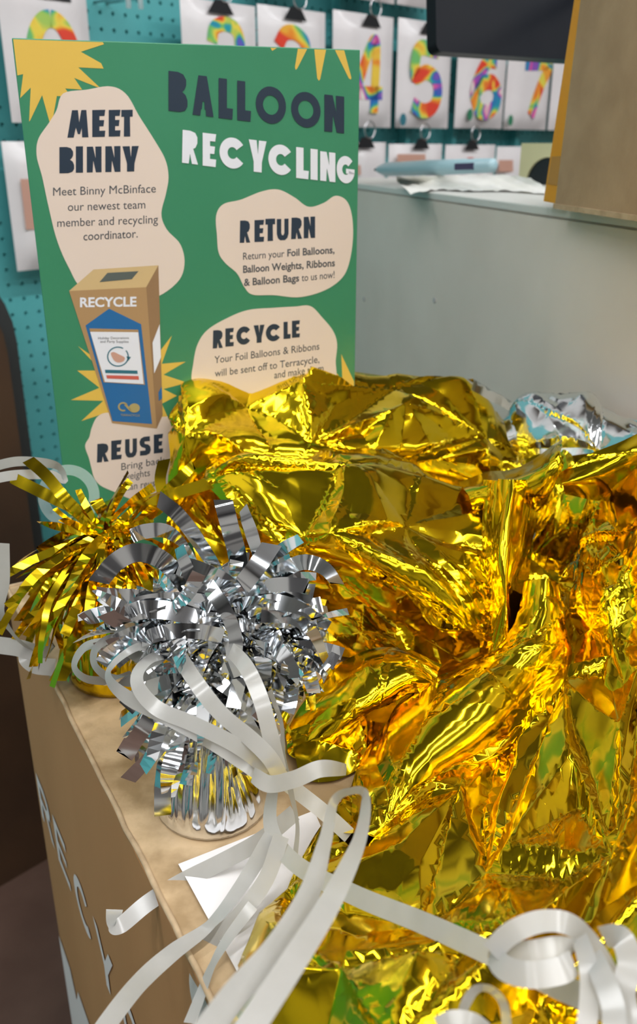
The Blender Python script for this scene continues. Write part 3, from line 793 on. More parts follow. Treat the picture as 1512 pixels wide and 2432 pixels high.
pack('balloon_pack', 'white pack with pink edge next to the poster, below the number four', 846, 338, 925, 560, tab=(868, 352), depth=.03, group=G3, off=.10, prints=(('pink_stripe', [(849, 392), (856, 392), (857, 415), (850, 415)], 'pinkprint'),))
pack('balloon_pack', 'white pack with a tan print above the pen tip', 932, 342, 1056, 560, tab=(1000, 354), depth=.03, group=G3, off=.10, prints=(('tan_print', [(943, 366), (1010, 366), (1010, 386), (943, 386)], 'pinkprint'),))
pack('balloon_pack', 'white pack with a small pink dot above the pen end', 1064, 344, 1180, 560, tab=(1120, 356), depth=.03, group=G3, off=.10, prints=(('pink_dot', [(1110, 374), (1124, 374), (1124, 384), (1110, 384)], 'pred'),))
pack('balloon_pack', 'white pack with a tan print beside the pale yellow block', 1184, 348, 1300, 560, depth=.03, group=G3, off=.10, prints=(('tan_print', [(1184, 380), (1218, 380), (1218, 408), (1184, 408)], 'pinkprint'),))
pack('balloon_pack', 'pale pack with a brown print hanging left of the poster', 32, 336, 200, 640, depth=.03, off=.06, prints=(('brown_print', [(48, 425), (110, 425), (110, 545), (62, 545)], 'pinkprint'),))
for k, (px, py) in enumerate(((305, -6), (334, -4))):
    p = at_plane(px, py + 16, wall_pt(0, .10, 0), WN)
    s, z = (p - W0).dot(WT), p.z
    t = empty('peg_hook', wall_pt(s, 0, z))
    bm = bmesh.new(); tube(bm, [wall_pt(s, 0.0, z + .012), wall_pt(s, .092, z + .010), wall_pt(s, .105, z + .022)], .0024, 8); bm_obj('hook_wire', bm, M['metal'], t, True)
    bm = bmesh.new(); tube(bm, [wall_pt(s, .1, z + .03), wall_pt(s, .1, z - .006)], .0045, 10); bm_obj('end_cap', bm, M['tabclear'], t, True)
    tag(t, ('left' if k == 0 else 'right') + ' one of the two empty metal hooks on the bare teal pegboard', 'hook', 'empty hooks')
for k, (px, py) in enumerate(((793, 20), (1090, 80), (950, 320), (1060, 330), (1210, 332))):
    p = at_plane(px, py, wall_pt(0, .0, 0), WN)
    s, z = (p - W0).dot(WT), p.z
    bm = bmesh.new(); box8(bm, wall_pt(s, .012, z), WT * .008, WN * .012, ZUP * .06)
    o = bm_obj('rail_clip', bm, M['teal'])
    tag(o, ['teal bracket between the number three and four packs', 'teal bracket between the number five and six packs', 'teal bracket above the tan print pack', 'teal bracket above the pack with the pink dot', 'teal bracket above the pack beside the yellow block'][k], 'bracket', 'teal shelf brackets')

# tall dark rounded thing at the left edge, standing on the floor by the pegboard
def dark_panel():
    off = .13
    pl = wall_pt(0, off, 0)
    e = at_plane(62, 900, pl, WN); s_r = (e - W0).dot(WT)
    ztop = at_plane(0, 570, pl, WN).z
    wdt = .46; r = .16
    t = empty('padded_panel', wall_pt(s_r - wdt / 2, off, 0))
    def prof(ins, dz):
        pts = [(s_r - wdt + ins, 0.0)]
        for k in range(9):
            a = math.radians(180 - 90 * k / 8); pts.append((s_r - wdt + ins + r + (r) * math.cos(a), ztop - dz - r + r * math.sin(a)))
        for k in range(9):
            a = math.radians(90 - 90 * k / 8); pts.append((s_r - ins - r + r * math.cos(a), ztop - dz - r + r * math.sin(a)))
        pts.append((s_r - ins, 0.0))
        return pts
    for nm, ins, dz, n0, n1, mt in (('edge_shell', 0, 0, off - .10, off - .015, 'darkgrey'), ('front_pad', .035, .01, off - .015, off + .02, 'darkbrown')):
        bm = bmesh.new(); P = prof(ins, dz)
        a = [bm.verts.new(wall_pt(s, n1, z)) for s, z in P]; b = [bm.verts.new(wall_pt(s, n0, z)) for s, z in P]
        bm.faces.new(a); bm.faces.new(b[::-1])
        for i in range(len(P)):
            j = (i + 1) % len(P); bm.faces.new((a[i], b[i], b[j], a[j]))
        bmesh.ops.bevel(bm, geom=[e for e in bm.edges if e.is_boundary is False and len(e.link_faces) == 2 and e.calc_face_angle(0) > 1.2], offset=.008, segments=3, affect='EDGES')
        bm_obj(nm, bm, M[mt], t)
    tag(t, 'tall dark brown padded panel with charcoal edge standing left of the poster', 'panel')
dark_panel()

# ------------------------------------------------------------------ crumpled foil
def smooth_noise(x, y, scale, seed):
    rg = np.random.default_rng(seed); out = np.zeros_like(x)
    for k in range(5):
        a = rg.uniform(0, 2 * math.pi); f = scale * rg.uniform(.6, 1.6); out += np.sin((x * math.cos(a) + y * math.sin(a)) * f + rg.uniform(0, 6.3))
    return out / 5
def jittered(w, h, cell, rg, pad=0.0):
    xs = np.arange(-pad + cell * .5, w + pad, cell); ys = np.arange(-pad + cell * .5, h + pad, cell)
    X, Y = np.meshgrid(xs, ys, indexing='ij')
    P = np.stack([X.ravel(), Y.ravel()], 1)
    return P + rg.uniform(-.48, .48, P.shape) * cell
def cdt(P, E):
    v, e, f, *_ = geometry.delaunay_2d_cdt([Vector(p) for p in P], [tuple(x) for x in E], [], 0, 1e-8)
    return np.array([tuple(x) for x in v]), e, np.array([x for x in f if len(x) == 3])
def tin_eval(V, F, h, Q):
    """height of the triangulated creases V, F, h at the points Q"""
    out = np.zeros(len(Q)); order = np.argsort(Q[:, 0]); qs = Q[order]; xs = qs[:, 0]; res = np.zeros(len(Q))
    for f in F:
        A, B, C = V[f[0]], V[f[1]], V[f[2]]
        i0 = np.searchsorted(xs, min(A[0], B[0], C[0]) - 1e-9); i1 = np.searchsorted(xs, max(A[0], B[0], C[0]) + 1e-9)
        if i1 <= i0: continue
        q = qs[i0:i1]
        den = (B[1] - C[1]) * (A[0] - C[0]) + (C[0] - B[0]) * (A[1] - C[1])
        if abs(den) < 1e-14: continue
        w0 = ((B[1] - C[1]) * (q[:, 0] - C[0]) + (C[0] - B[0]) * (q[:, 1] - C[1])) / den
        w1 = ((C[1] - A[1]) * (q[:, 0] - C[0]) + (A[0] - C[0]) * (q[:, 1] - C[1])) / den
        w2 = 1 - w0 - w1
        ok = (w0 >= -1e-7) & (w1 >= -1e-7) & (w2 >= -1e-7)
        r = res[i0:i1]; r[ok] = (w0 * h[f[0]] + w1 * h[f[1]] + w2 * h[f[2]])[ok]
    out[order] = res
    return out
def spread(rg, n):
    h = rg.uniform(-1, 1, n)
    return np.sign(h) * np.abs(h) ** .7

def foil_patch(ctrl, seed, amp=(.008, .0035, .0011), stretch=(1.0, 1.0), cells=(.070, .034, .0115), fine=.22, zmin=BIN_Z + .003):
    """a creased sheet through a grid of measured points: flat facets of three sizes meeting in narrow rounded creases"""
    P = np.array([[tuple(at_y(px, py, y)) if y is not None else tuple(at_z(px, py, BIN_Z + .004)) for px, py, y in row] for row in ctrl])
    lu = np.mean([np.linalg.norm(np.diff(P[i], axis=0), axis=1).sum() for i in range(len(P))])
    lv = np.mean([np.linalg.norm(np.diff(P[:, j], axis=0), axis=1).sum() for j in range(P.shape[1])])
    nu, nv = max(24, int(lu / .003)), max(16, int(lv / .003))
    G = np.stack([catmull(P[i], nu) for i in range(len(P))])
    G = np.stack([catmull(G[:, j], nv) for j in range(nu)], 1)          # nv, nu, 3
    du = np.gradient(G, axis=1); dv = np.gradient(G, axis=0)
    N = np.cross(du, dv); N /= np.linalg.norm(N, axis=2, keepdims=True) + 1e-12
    if (N * (np.array(CAM)[None, None] - G)).sum(2).mean() < 0: N = -N
    W, H = lu * stretch[0], lv * stretch[1]
    rg = np.random.default_rng(seed)
    pad = cells[0]
    P1 = jittered(W, H, cells[0], rg, 2 * pad); h1 = amp[0] * spread(rg, len(P1))
    V1, e1, f1 = cdt(P1, [])
    P2 = jittered(W, H, cells[1], rg, pad); h2 = tin_eval(V1, f1, h1, P2) + amp[1] * spread(rg, len(P2))
    Q = np.concatenate([V1, P2]); hq = np.concatenate([h1, h2])
    V2, e2, f2 = cdt(Q, e1)
    P3 = jittered(W, H, cells[2], rg, .01)
    mk = smooth_noise(P3[:, 0], P3[:, 1], 45, seed + 3)
    P3 = P3[mk > np.quantile(mk, 1 - fine)]
    h3 = tin_eval(V2, f2, hq, P3) + amp[2] * spread(rg, len(P3))
    Q = np.concatenate([V2, P3]); hq = np.concatenate([hq, h3])
    V3, e3, f3 = cdt(Q, e2)
    pts = [V3]
    soft = .00055
    for a, b in e3:
        A, B = V3[a], V3[b]; d = B - A; L = np.hypot(*d)
        if L < .003: continue
        k = max(1, int(L / .006)); t = (np.arange(k) + .5) / k
        m = A[None] + d[None] * t[:, None]; n = np.array([-d[1], d[0]]) / L * soft
        pts += [m, m + n, m - n]
    pts.append(jittered(W, H, .0065, rg))
    bx = np.linspace(0, W, max(8, int(W / .003))); by = np.linspace(0, H, max(8, int(H / .003)))
    pts += [np.stack([bx, bx * 0], 1), np.stack([bx, bx * 0 + H], 1), np.stack([by[1:-1] * 0, by[1:-1]], 1), np.stack([by[1:-1] * 0 + W, by[1:-1]], 1)]
    Q = np.concatenate(pts)
    Q = Q[(Q[:, 0] >= 0) & (Q[:, 0] <= W) & (Q[:, 1] >= 0) & (Q[:, 1] <= H)]
    V, e, F = cdt(Q, [])
    h = tin_eval(V3, f3, hq, V)
    h = h + .0009 * smooth_noise(V[:, 0], V[:, 1], 190, seed + 9)
    fu = np.clip(V[:, 0] / W * (nu - 1), 0, nu - 1.001); fv = np.clip(V[:, 1] / H * (nv - 1), 0, nv - 1.001)
    i, j = fu.astype(int), fv.astype(int); a = (fu - i)[:, None]; b = (fv - j)[:, None]
    bil = lambda A: (A[j, i] * (1 - a) + A[j, i + 1] * a) * (1 - b) + (A[j + 1, i] * (1 - a) + A[j + 1, i + 1] * a) * b
    X = bil(G) + bil(N) * h[:, None]
    X[:, 2] = np.maximum(X[:, 2], zmin)
    return X, F
def foil_object(name, patches, mat):
    V, F, off = [], [], 0
    for v, f in patches:
        V.append(v); F.append(f + off); off += len(v)
    V = np.concatenate(V); F = np.concatenate(F)
    me = bpy.data.meshes.new(name)
    me.vertices.add(len(V)); me.vertices.foreach_set('co', V.ravel())
    me.loops.add(F.size); me.loops.foreach_set('vertex_index', F.ravel().astype(np.int32))
    me.polygons.add(len(F)); me.polygons.foreach_set('loop_start', np.arange(0, F.size, 3, dtype=np.int32))
    me.update(calc_edges=True); me.validate()
    return link_mesh(name, me, mat, None, True)
def grid(pxs, pys, ys):
    return [[(a, b, c) for a, b, c in zip(px, py, y)] for px, py, y in zip(pxs, pys, ys)]

A1 = grid([[430, 500, 620, 760, 900, 1085, 1210, 1300], [395, 470, 620, 760, 890, 1085, 1200, 1262], [400, 480, 610, 750, 900, 1070, 1190, 1270], [395, 500, 620, 760, 900, 1060, 1180, 1270], [400, 500, 620, 760, 900, 1060, 1180, 1270]],
          [[1000, 930, 915, 912, 912, 920, 1010, 1080], [1020, 922, 900, 896, 888, 893, 1000, 1085], [1080, 1000, 985, 990, 990, 1000, 1050, 1110], [1200, 1085, 1085, 1085, 1085, 1090, 1110, 1140], [1330, 1250, 1200, 1200, 1200, 1200, 1200, 1200]],
          [[.715, .735, .765, .79, .82, .84, .84, .83], [.69, .71, .74, .76, .79, .81, .81, .80], [.67, .68, .70, .715, .74, .77, .78, .78], [.65, .665, .675, .69, .71, .74, .76, .76], [.63, .68, .7, .71, .73, .75, .77, .77]])
A2 = grid([[470, 560, 680, 800, 900, 1010, 1130, 1250], [455, 540, 650, 770, 880, 1000, 1120, 1230], [500, 600, 700, 800, 900, 1010, 1120, 1220], [560, 640, 720, 810, 900, 1000, 1100, 1200], [610, 690, 760, 840, 930, 1030, 1120, 1200], [640, 720, 800, 880, 970, 1060, 1140, 1200], [660, 740, 820, 900, 980, 1060, 1140, 1200]],
          [[1140, 1085, 1085, 1085, 1085, 1110, 1160, 1190], [1130, 1075, 1068, 1068, 1062, 1085, 1130, 1150], [1170, 1140, 1150, 1160, 1150, 1180, 1210, 1220], [1250, 1240, 1250, 1250, 1260, 1280, 1290, 1300], [1320, 1310, 1310, 1320, 1340, 1360, 1380, 1400], [1350, 1350, 1360, 1380, 1410, 1440, 1480, 1520], [1330, 1340, 1360, 1390, 1440, 1500, 1550, 1580]],
          [[.665, .66, .66, .67, .68, .70, .70, .70], [.63, .62, .615, .62, .625, .64, .64, .63], [.605, .595, .59, .59, .59, .60, .605, .60], [.59, .575, .565, .56, .56, .565, .57, .575], [.58, .565, .555, .55, .545, .545, .55, .555], [.59, .575, .565, .555, .545, .54, .54, .54], [.62, .61, .6, .585, .565, .55, .545, .545]])
A3 = grid([[430, 520, 600, 700, 800, 900, 1000], [450, 540, 620, 720, 820, 920, 1020], [480, 570, 660, 750, 850, 940, 1040], [500, 600, 700, 790, 890, 970, 1050]],
          [[1120, 1150, 1200, 1280, 1320, 1360, 1420], [1250, 1280, 1320, 1380, 1400, 1440, 1480], [1400, 1420, 1440, 1460, 1480, 1520, 1550], [1560, 1560, 1560, 1560, 1570, 1590, 1600]],
          [[.68, .69, .68, .67, .65, .63, .60], [.67, .67, .66, .645, .63, .605, .58], [.635, .63, .62, .605, .59, .57, .55], [.558, .558, .555, .553, .548, .542, .535]])
A4 = grid([[1150, 1180, 1215, 1250, 1275], [1150, 1175, 1205, 1240, 1262], [1160, 1180, 1205, 1230, 1245], [1140, 1165, 1195, 1225, 1240]],
          [[1140] * 5, [1300] * 5, [1430] * 5, [1560] * 5],
          [[.62, .6, .585, .6, .63], [.58, .555, .545, .56, .6], [.56, .535, .525, .54, .58], [.54, .52, .515, .52, .545]])
A5 = grid([[1080, 1150, 1220, 1290, 1340], [1100, 1160, 1230, 1300, 1335], [1120, 1180, 1240, 1290, 1300], [1130, 1180, 1230, 1270, 1290]],
          [[1130, 1105, 1100, 1075, 1050], [1160, 1140, 1130, 1110, 1085], [1200, 1180, 1170, 1170, 1150], [1240, 1220, 1210, 1210, 1180]],
          [[.66, .65, .64, .63, .62], [.62, .61, .6, .59, .59], [.61, .6, .59, .59, .6], [.63, .62, .61, .61, .63]])
C1 = grid([[670, 720, 790, 870, 960, 1050], [680, 740, 810, 890, 970, 1040], [700, 770, 840, 910, 980, 1030], [720, 780, 840, 900, 960, 1010]],
          [[1720, 1640, 1570, 1530, 1530, 1570], [1770, 1690, 1620, 1570, 1560, 1600], [1810, 1750, 1690, 1650, 1620, 1630], [1800, 1740, 1690, 1660, 1640, 1640]],
          [[.475, .49, .505, .515, .515, .5], [.455, .465, .475, .485, .49, .49], [.445, .45, .455, .465, .475, .485], [.47, .475, .485, .49, .5, .505]])
C2 = grid([[690, 740, 790, 840, 870], [700, 750, 800, 840, 870], [710, 760, 800, 840, 865]],
          [[1740, 1720, 1700, 1690, 1680], [1800, 1800, 1780, 1760, 1750], [1860, 1865, 1860, 1840, 1820]],
          [[.455, .46, .465, .47, .475], [.44, .44, .445, .45, .455], [.42, .42, .422, .43, .435]])
C3 = grid([[840, 920, 1000], [850, 930, 1020], [860, 930, 1000]], [[1620, 1610, 1610], [1720, 1700, 1700], [1800, 1790, 1780]], [[.53, .535, .535], [.482, .488, .488], [.447, .45, .455]])
U1 = grid([[940, 1060, 1180, 1290, 1380, 1480, 1580]] * 4, [[1290] * 7, [1420] * 7, [1560] * 7, [1720] * 7],
          [[.70, .70, .70, .69, .68, .67, .66], [.60, .60, .61, .63, .62, .61, .60], [.545, .545, .55, .555, .55, .54, .54], [.478] * 7])
D1 = grid([[1245, 1250, 1300, 1345, 1350], [1225, 1230, 1285, 1345, 1355], [1150, 1170, 1240, 1330, 1350], [1030, 1050, 1150, 1260, 1310], [940, 960, 1070, 1190, 1260], [870, 885, 980, 1080, 1160], [810, 825, 920, 1010, 1080], [750, 765, 860, 960, 1030]],
          [[1420, 1400, 1372, 1400, 1430], [1500, 1490, 1470, 1490, 1510], [1580, 1570, 1560, 1580, 1600], [1640, 1640, 1640, 1670, 1690], [1720, 1710, 1720, 1760, 1780], [1810, 1800, 1810, 1840, 1860], [1900, 1890, 1890, 1910, 1930], [2000, 1985, 1990, 2000, 2020]],
          [[.60, .545, .525, .545, .60], [.57, .525, .50, .52, .56], [.545, .505, .475, .49, .53], [.52, .48, .45, .465, .50], [.485, .455, .425, .435, .465], [.445, .425, .398, .407, .43], [.41, .395, .375, .382, .4], [.375, .37, .352, .358, .37]])
E1 = grid([[940, 960, 1080, 1200, 1320, 1440, 1580], [900, 930, 1060, 1180, 1300, 1430, 1580], [840, 880, 1020, 1150, 1290, 1430, 1580], [765, 800, 960, 1130, 1280, 1420, 1580], [705, 740, 910, 1090, 1260, 1410, 1580], [650, 690, 865, 1055, 1240, 1400, 1580], [610, 650, 830, 1030, 1220, 1400, 1580], [580, 620, 800, 1010, 1210, 1400, 1580]],
          [[1810, 1800, 1740, 1680, 1600, 1560, 1540], [1890, 1880, 1830, 1780, 1720, 1680, 1650], [1970, 1960, 1900, 1870, 1840, 1800, 1770], [2070, 2060, 2020, 1990, 1960, 1930, 1900], [2180, 2170, 2140, 2110, 2090, 2070, 2050], [2300, 2290, 2270, 2240, 2220, 2200, 2180], [2410, 2400, 2390, 2370, 2360, 2340, 2330], [2530, 2520, 2510, 2500, 2490, 2480, 2470]],
          [[None, .43, .45, .465, .485, .49, .48], [None, .395, .405, .42, .43, .44, .44], [None, .37, .375, .38, .385, .39, .39], [None, .34, .335, .335, .335, .34, .34], [None, .31, .295, .29, .29, .295, .3], [None, .28, .265, .258, .255, .26, .265], [None, .255, .24, .23, .228, .232, .24], [None, .235, .22, .21, .205, .21, .215]])
B1 = grid([[1240, 1300, 1360, 1420, 1480, 1560], [1250, 1310, 1370, 1420, 1480, 1560], [1255, 1310, 1370, 1420, 1490, 1560], [1255, 1300, 1360, 1420, 1490, 1560], [1250, 1290, 1340, 1400, 1480, 1560]],
          [[1100, 1060, 1045, 1060, 1075, 1060], [1180, 1140, 1130, 1130, 1110, 1080], [1290, 1270, 1230, 1220, 1200, 1170], [1420, 1380, 1330, 1290, 1280, 1260], [1520, 1480, 1430, 1380, 1350, 1340]],
          [[.74, .74, .74, .72, .70, .67], [.70, .69, .69, .68, .66, .63], [.67, .66, .66, .65, .62, .59], [.65, .66, .66, .64, .6, .57], [.58, .60, .62, .61, .58, .55]])
B2 = grid([[1360, 1400, 1440, 1490, 1560], [1370, 1400, 1440, 1490, 1560], [1355, 1390, 1440, 1490, 1560], [1360, 1400, 1440, 1490, 1560], [1350, 1400, 1440, 1490, 1560]],
          [[1350, 1260, 1210, 1150, 1110], [1390, 1330, 1300, 1280, 1240], [1440, 1420, 1400, 1390, 1360], [1560, 1540, 1520, 1510, 1490], [1700, 1680, 1660, 1650, 1640]],
          [[.6, .61, .61, .6, .58], [.56, .57, .57, .56, .54], [.545, .535, .525, .52, .5], [.52, .505, .495, .49, .47], [.47, .46, .45, .44, .43]])
B3 = grid([[1320, 1400, 1480, 1560], [1335, 1420, 1490, 1560], [1340, 1420, 1500, 1560]], [[1120, 1080, 1050, 1010], [1150, 1130, 1090, 1070], [1180, 1190, 1170, 1150]], [[.6, .6, .6, .6], [.585, .585, .585, .58], [.6, .6, .6, .6]])
S1g = grid([[1190, 1240, 1310, 1390, 1440, 1500, 1570], [1195, 1240, 1310, 1390, 1440, 1500, 1570], [1200, 1250, 1310, 1390, 1440, 1500, 1570], [1220, 1260, 1310, 1390, 1440, 1500, 1570]],
           [[1030, 965, 960, 955, 995, 1005, 1020], [1000, 945, 940, 930, 972, 985, 1000], [1040, 1010, 1000, 990, 1010, 1020, 1030], [1120, 1100, 1090, 1080, 1080, 1080, 1080]],
           [[.83, .83, .82, .80, .77, .74, .70], [.80, .80, .79, .77, .745, .715, .68], [.77, .76, .75, .735, .715, .69, .65], [.76, .74, .73, .715, .70, .67, .63]])

def add_right(g, dpx, dpy, dy, zplane=False):
    return [row + [(row[-1][0] + dpx, row[-1][1] + dpy, None if zplane else row[-1][2] + dy)] for row in g]
E1 = E1 + [[(x - 10, y + 150, None if q is None else q - .022) for x, y, q in E1[-1]]]
E1 = add_right(add_right(E1, 130, 60, -.004), 90, 150, 0, True)
B1 = add_right(B1, 45, 130, -.015)
B2 = add_right(add_right(B2, 110, 110, -.015), 70, 190, -.02)
o = foil_object('foil_balloon', [foil_patch(A1, 21, (.011, .0060, .0009), cells=(.062, .030, .0105), fine=.15), foil_patch(A2, 22, (.014, .0060, .0012)), foil_patch(A3, 23, (.006, .0035, .0010), (1, 1)), foil_patch(A4, 24, (.006, .003, .001), (1.6, .6)), foil_patch(A5, 25, (.005, .003, .0008)),
                                 foil_patch(C1, 26, (.005, .003, .0009), (.8, 1.4)), foil_patch(C2, 27, (.004, .003, .001)), foil_patch(C3, 28, (.005, .003, .001)), foil_patch(U1, 29, (.009, .005, .0014))], M['gold'])
tag(o, 'deflated gold foil balloon rising behind the silver tinsel weight', 'balloon', 'deflated gold foil balloons')
o = foil_object('foil_balloon', [foil_patch(B1, 31, (.010, .005, .0016)), foil_patch(B2, 32, (.008, .004, .0015)), foil_patch(B3, 33, (.003, .002, .0006))], M['gold'])
tag(o, 'crumpled gold foil balloon at the right edge below the silver foil', 'balloon', 'deflated gold foil balloons')
o = foil_object('foil_balloon', [foil_patch(D1, 41, (.007, .0045, .0010), (1.1, .8), fine=.15), foil_patch(E1, 42, (.019, .0070, .0015), (1.3, .75), cells=(.060, .029, .0105), fine=.30)], M['gold'])
tag(o, 'deflated gold foil balloon spread across the front under the white ribbons', 'balloon', 'deflated gold foil balloons')
S2g = grid([[1108, 1150, 1210], [1125, 1165, 1215], [1120, 1160, 1210]], [[900, 925, 960], [900, 925, 955], [925, 950, 975]], [[.80, .80, .80], [.80, .80, .80], [.79, .79, .79]])
o = foil_object('foil_balloon', [foil_patch(S1g, 51, (.008, .004, .0015)), foil_patch(S2g, 52, (.001, .0006, .0002))], M['silver'])
tag(o, 'crumpled silver foil balloon in front of the grey counter', 'balloon')

# ------------------------------------------------------------------ strips and ribbons
def strip_data(pts, width, rolls, nseg=24, crinkle=0.0, seed=0, cut=0.0):
    """a thin band through 3-D points; roll 0 shows its face to where the photograph was taken"""
    P = catmull(np.array([tuple(p) for p in pts]), nseg)
    R = np.interp(np.linspace(0, 1, nseg), np.linspace(0, 1, len(rolls)), rolls)
    rr = random.Random(seed)
    V, F = [], []
    prev = None
    for i in range(nseg):
        p = Vector(P[i]); t = Vector(P[min(i + 1, nseg - 1)] - P[max(i - 1, 0)])
        t = t.normalized() if t.length > 1e-9 else Vector((0, 0, 1))
        view = (CAM - p).normalized()
        w = t.cross(view)
        w = w.normalized() if w.length > .05 else (prev or Vector((1, 0, 0)))
        if prev is not None and w.dot(prev) < 0: w = -w
        prev = w
        n = t.cross(w).normalized()
        a = math.radians(R[i])
        wd = (w * math.cos(a) + n * math.sin(a)) * width / 2
        j = n * rr.uniform(-1, 1) * crinkle
        V += [p - wd + j, p + wd + n * rr.uniform(-1, 1) * crinkle]
    if cut:
        V[0] = V[0] + (Vector(P[1]) - Vector(P[0])).normalized() * width * cut
    F = [(2 * i, 2 * i + 1, 2 * i + 3, 2 * i + 2) for i in range(nseg - 1)]
    return V, F
def ribbon(label, pts, width=.008, rolls=(0, 0), n=70, group='loose white curling ribbons'):
    P = [at_d(*p) for p in pts]
    V, F = strip_data(P, width, rolls, n)
    o = mesh('ribbon', V, F, M['ribbon'], None, True)
    return tag(o, label, 'ribbon', group)

def cup(name, c, r0, h, mat, parent, seed, pleats=26):
    """foil wrapped weight: a flared cup, pleated towards the gathered neck"""
    rr = random.Random(seed)
    nu, nv = pleats * 6, 26
    ph = [rr.uniform(.4, 1.6) for _ in range(pleats)]
    V, F = [], []
    for j in range(nv + 1):
        v = j / nv
        prof = r0 * (1.0 - .03 * (1 - v) ** 8 - .70 * v ** 1.7)
        for i in range(nu):
            a = 2 * math.pi * i / nu
            k = i / nu * pleats; f = k - int(k)
            tri = (1 - abs(2 * f - 1)) * ph[int(k) % pleats]
            amp = r0 * (.02 + .16 * v) * min(1, v * 5 + .1)
            r = prof - amp * .5 + amp * tri + rr.uniform(-1, 1) * .00012
            V.append((c.x + r * math.cos(a + .25 * v * math.sin(k)), c.y + r * math.sin(a + .25 * v * math.sin(k)), c.z + h * v))
    for j in range(nv):
        for i in range(nu):
            k = (i + 1) % nu
            F.append((j * nu + i, j * nu + k, (j + 1) * nu + k, (j + 1) * nu + i))
    V.append((c.x, c.y, c.z)); b = len(V) - 1
    for i in range(nu):
        F.append((b, (i + 1) % nu, i))
    return mesh(name, V, F, mat, parent, True)

def tinsel_weight(name, label, base_px, r0, h, mat, strip_mat, pops, hero, seed, wid, group):
    c = at_z(base_px[0], base_px[1], BIN_Z + .0012)
    t = empty(name, c)
    cup('foil_cup', c, r0, h, mat, t, seed)
    rr = random.Random(seed + 1)
    for (n, org, jit, lens, els, azs, curls, sides) in pops:
        for k in range(n):
            L = rr.uniform(*lens)
            az = math.radians(rr.uniform(*azs)); el = math.radians(rr.uniform(*els))
            d = Vector((math.cos(az) * math.cos(el), math.sin(az) * math.cos(el), math.sin(el)))
            p = org(c) + Vector((rr.uniform(-1, 1) * jit[0], rr.uniform(-1, 1) * jit[0], rr.uniform(-1, 1) * jit[1]))
            pts = [p.copy()]
            curl = rr.uniform(*curls); side = Vector((rr.uniform(-1, 1), rr.uniform(-1, 1), rr.uniform(-.6, .6))) * sides
            m = 9
            for i in range(m):
                d = (d + (Vector((0, 0, -curl)) + side) * (L / m) + Vector((rr.uniform(-1, 1), rr.uniform(-1, 1), rr.uniform(-1, 1))) * .08).normalized()
                p = p + d * (L / m)
                if p.z < BIN_Z + .004: p.z = BIN_Z + .004
                pts.append(p.copy())
            tw = rr.uniform(-60, 60)
            V, F = strip_data(pts, wid * rr.uniform(.75, 1.12), (tw, tw + rr.uniform(-60, 60), tw + rr.uniform(-90, 90)), 14, .0002, seed * 1000 + k)
            mesh('foil_strip', V, F, strip_mat, t, bool(k % 2))
    for k, (pts, w, rolls) in enumerate(hero):
        P = [at_d(*p) for p in pts]
        V, F = strip_data(P, w, rolls, 22, .00006, seed * 77 + k, .45 if k % 2 else -.45)
        mesh('foil_strip', V, F, strip_mat, t, True)
    tag(t, label, 'balloon weight', group)
    return t

HS = [([(383, 1190, .50), (425, 1225, .50), (470, 1285, .505), (520, 1370, .51), (530, 1450, .52)], .0085, (10, 0, 30, 40)),
      ([(528, 1182, .50), (545, 1250, .50), (565, 1330, .505), (570, 1430, .51)], .0105, (-10, 15, 0, 20)),
      ([(578, 1215, .50), (598, 1270, .50), (612, 1340, .50), (590, 1440, .51)], .0075, (30, 10, 50, 30)),
      ([(308, 1275, .50), (345, 1262, .50), (395, 1262, .50), (440, 1300, .50), (470, 1370, .51)], .0085, (30, 0, 20, 60, 40)),
      ([(240, 1375, .49), (275, 1335, .49), (325, 1312, .49), (385, 1330, .49), (440, 1390, .50), (500, 1460, .51)], .0105, (10, 0, 0, 25, 0)),
      ([(805, 1392, .47), (770, 1350, .475), (720, 1335, .48), (660, 1360, .49), (600, 1390, .50), (540, 1440, .51)], .0085, (50, 20, -10, 0, 20)),
      ([(708, 1282, .49), (670, 1305, .495), (635, 1345, .50), (600, 1410, .51)], .0075, (40, 0, 30)),
      ([(735, 1392, .48), (670, 1388, .485), (620, 1400, .49), (560, 1450, .50)], .008, (0, 0, 10)),
      ([(245, 1408, .49), (290, 1415, .49), (340, 1420, .49), (420, 1440, .50), (500, 1470, .51)], .0085, (50, 10, 0, 30)),
      ([(300, 1440, .48), (380, 1425, .48), (460, 1425, .485), (540, 1440, .49)], .0080, (0, 10, 0)),
      ([(258, 1475, .48), (330, 1450, .475), (400, 1450, .475), (470, 1470, .48), (540, 1480, .49)], .010, (30, 0, -15, 0)),
      ([(420, 1340, .49), (480, 1360, .485), (540, 1390, .485), (580, 1440, .49)], .011, (0, 0, 20, 40)),
      ([(640, 1300, .49), (610, 1345, .485), (575, 1390, .485), (540, 1430, .49)], .0105, (0, 0, 10)),
      ([(760, 1470, .47), (700, 1440, .475), (640, 1430, .48), (580, 1450, .49)], .009, (60, 20, 0)),
      ([(770, 1560, .465), (740, 1500, .47), (690, 1465, .475), (620, 1460, .48)], .0085, (60, 30, 0)),
      ([(292, 1800, .48), (330, 1740, .475), (380, 1680, .475), (450, 1640, .48)], .0105, (20, 10, 40)),
      ([(308, 1848, .485), (345, 1810, .48), (395, 1760, .48), (440, 1700, .48)], .008, (10, 30, 50)),
      ([(330, 1520, .47), (400, 1500, .465), (470, 1500, .465), (530, 1510, .47)], .0080, (10, 0, 20)),
      ([(500, 1400, .475), (540, 1460, .47), (560, 1530, .465), (540, 1600, .465)], .0080, (0, 30, 10))]
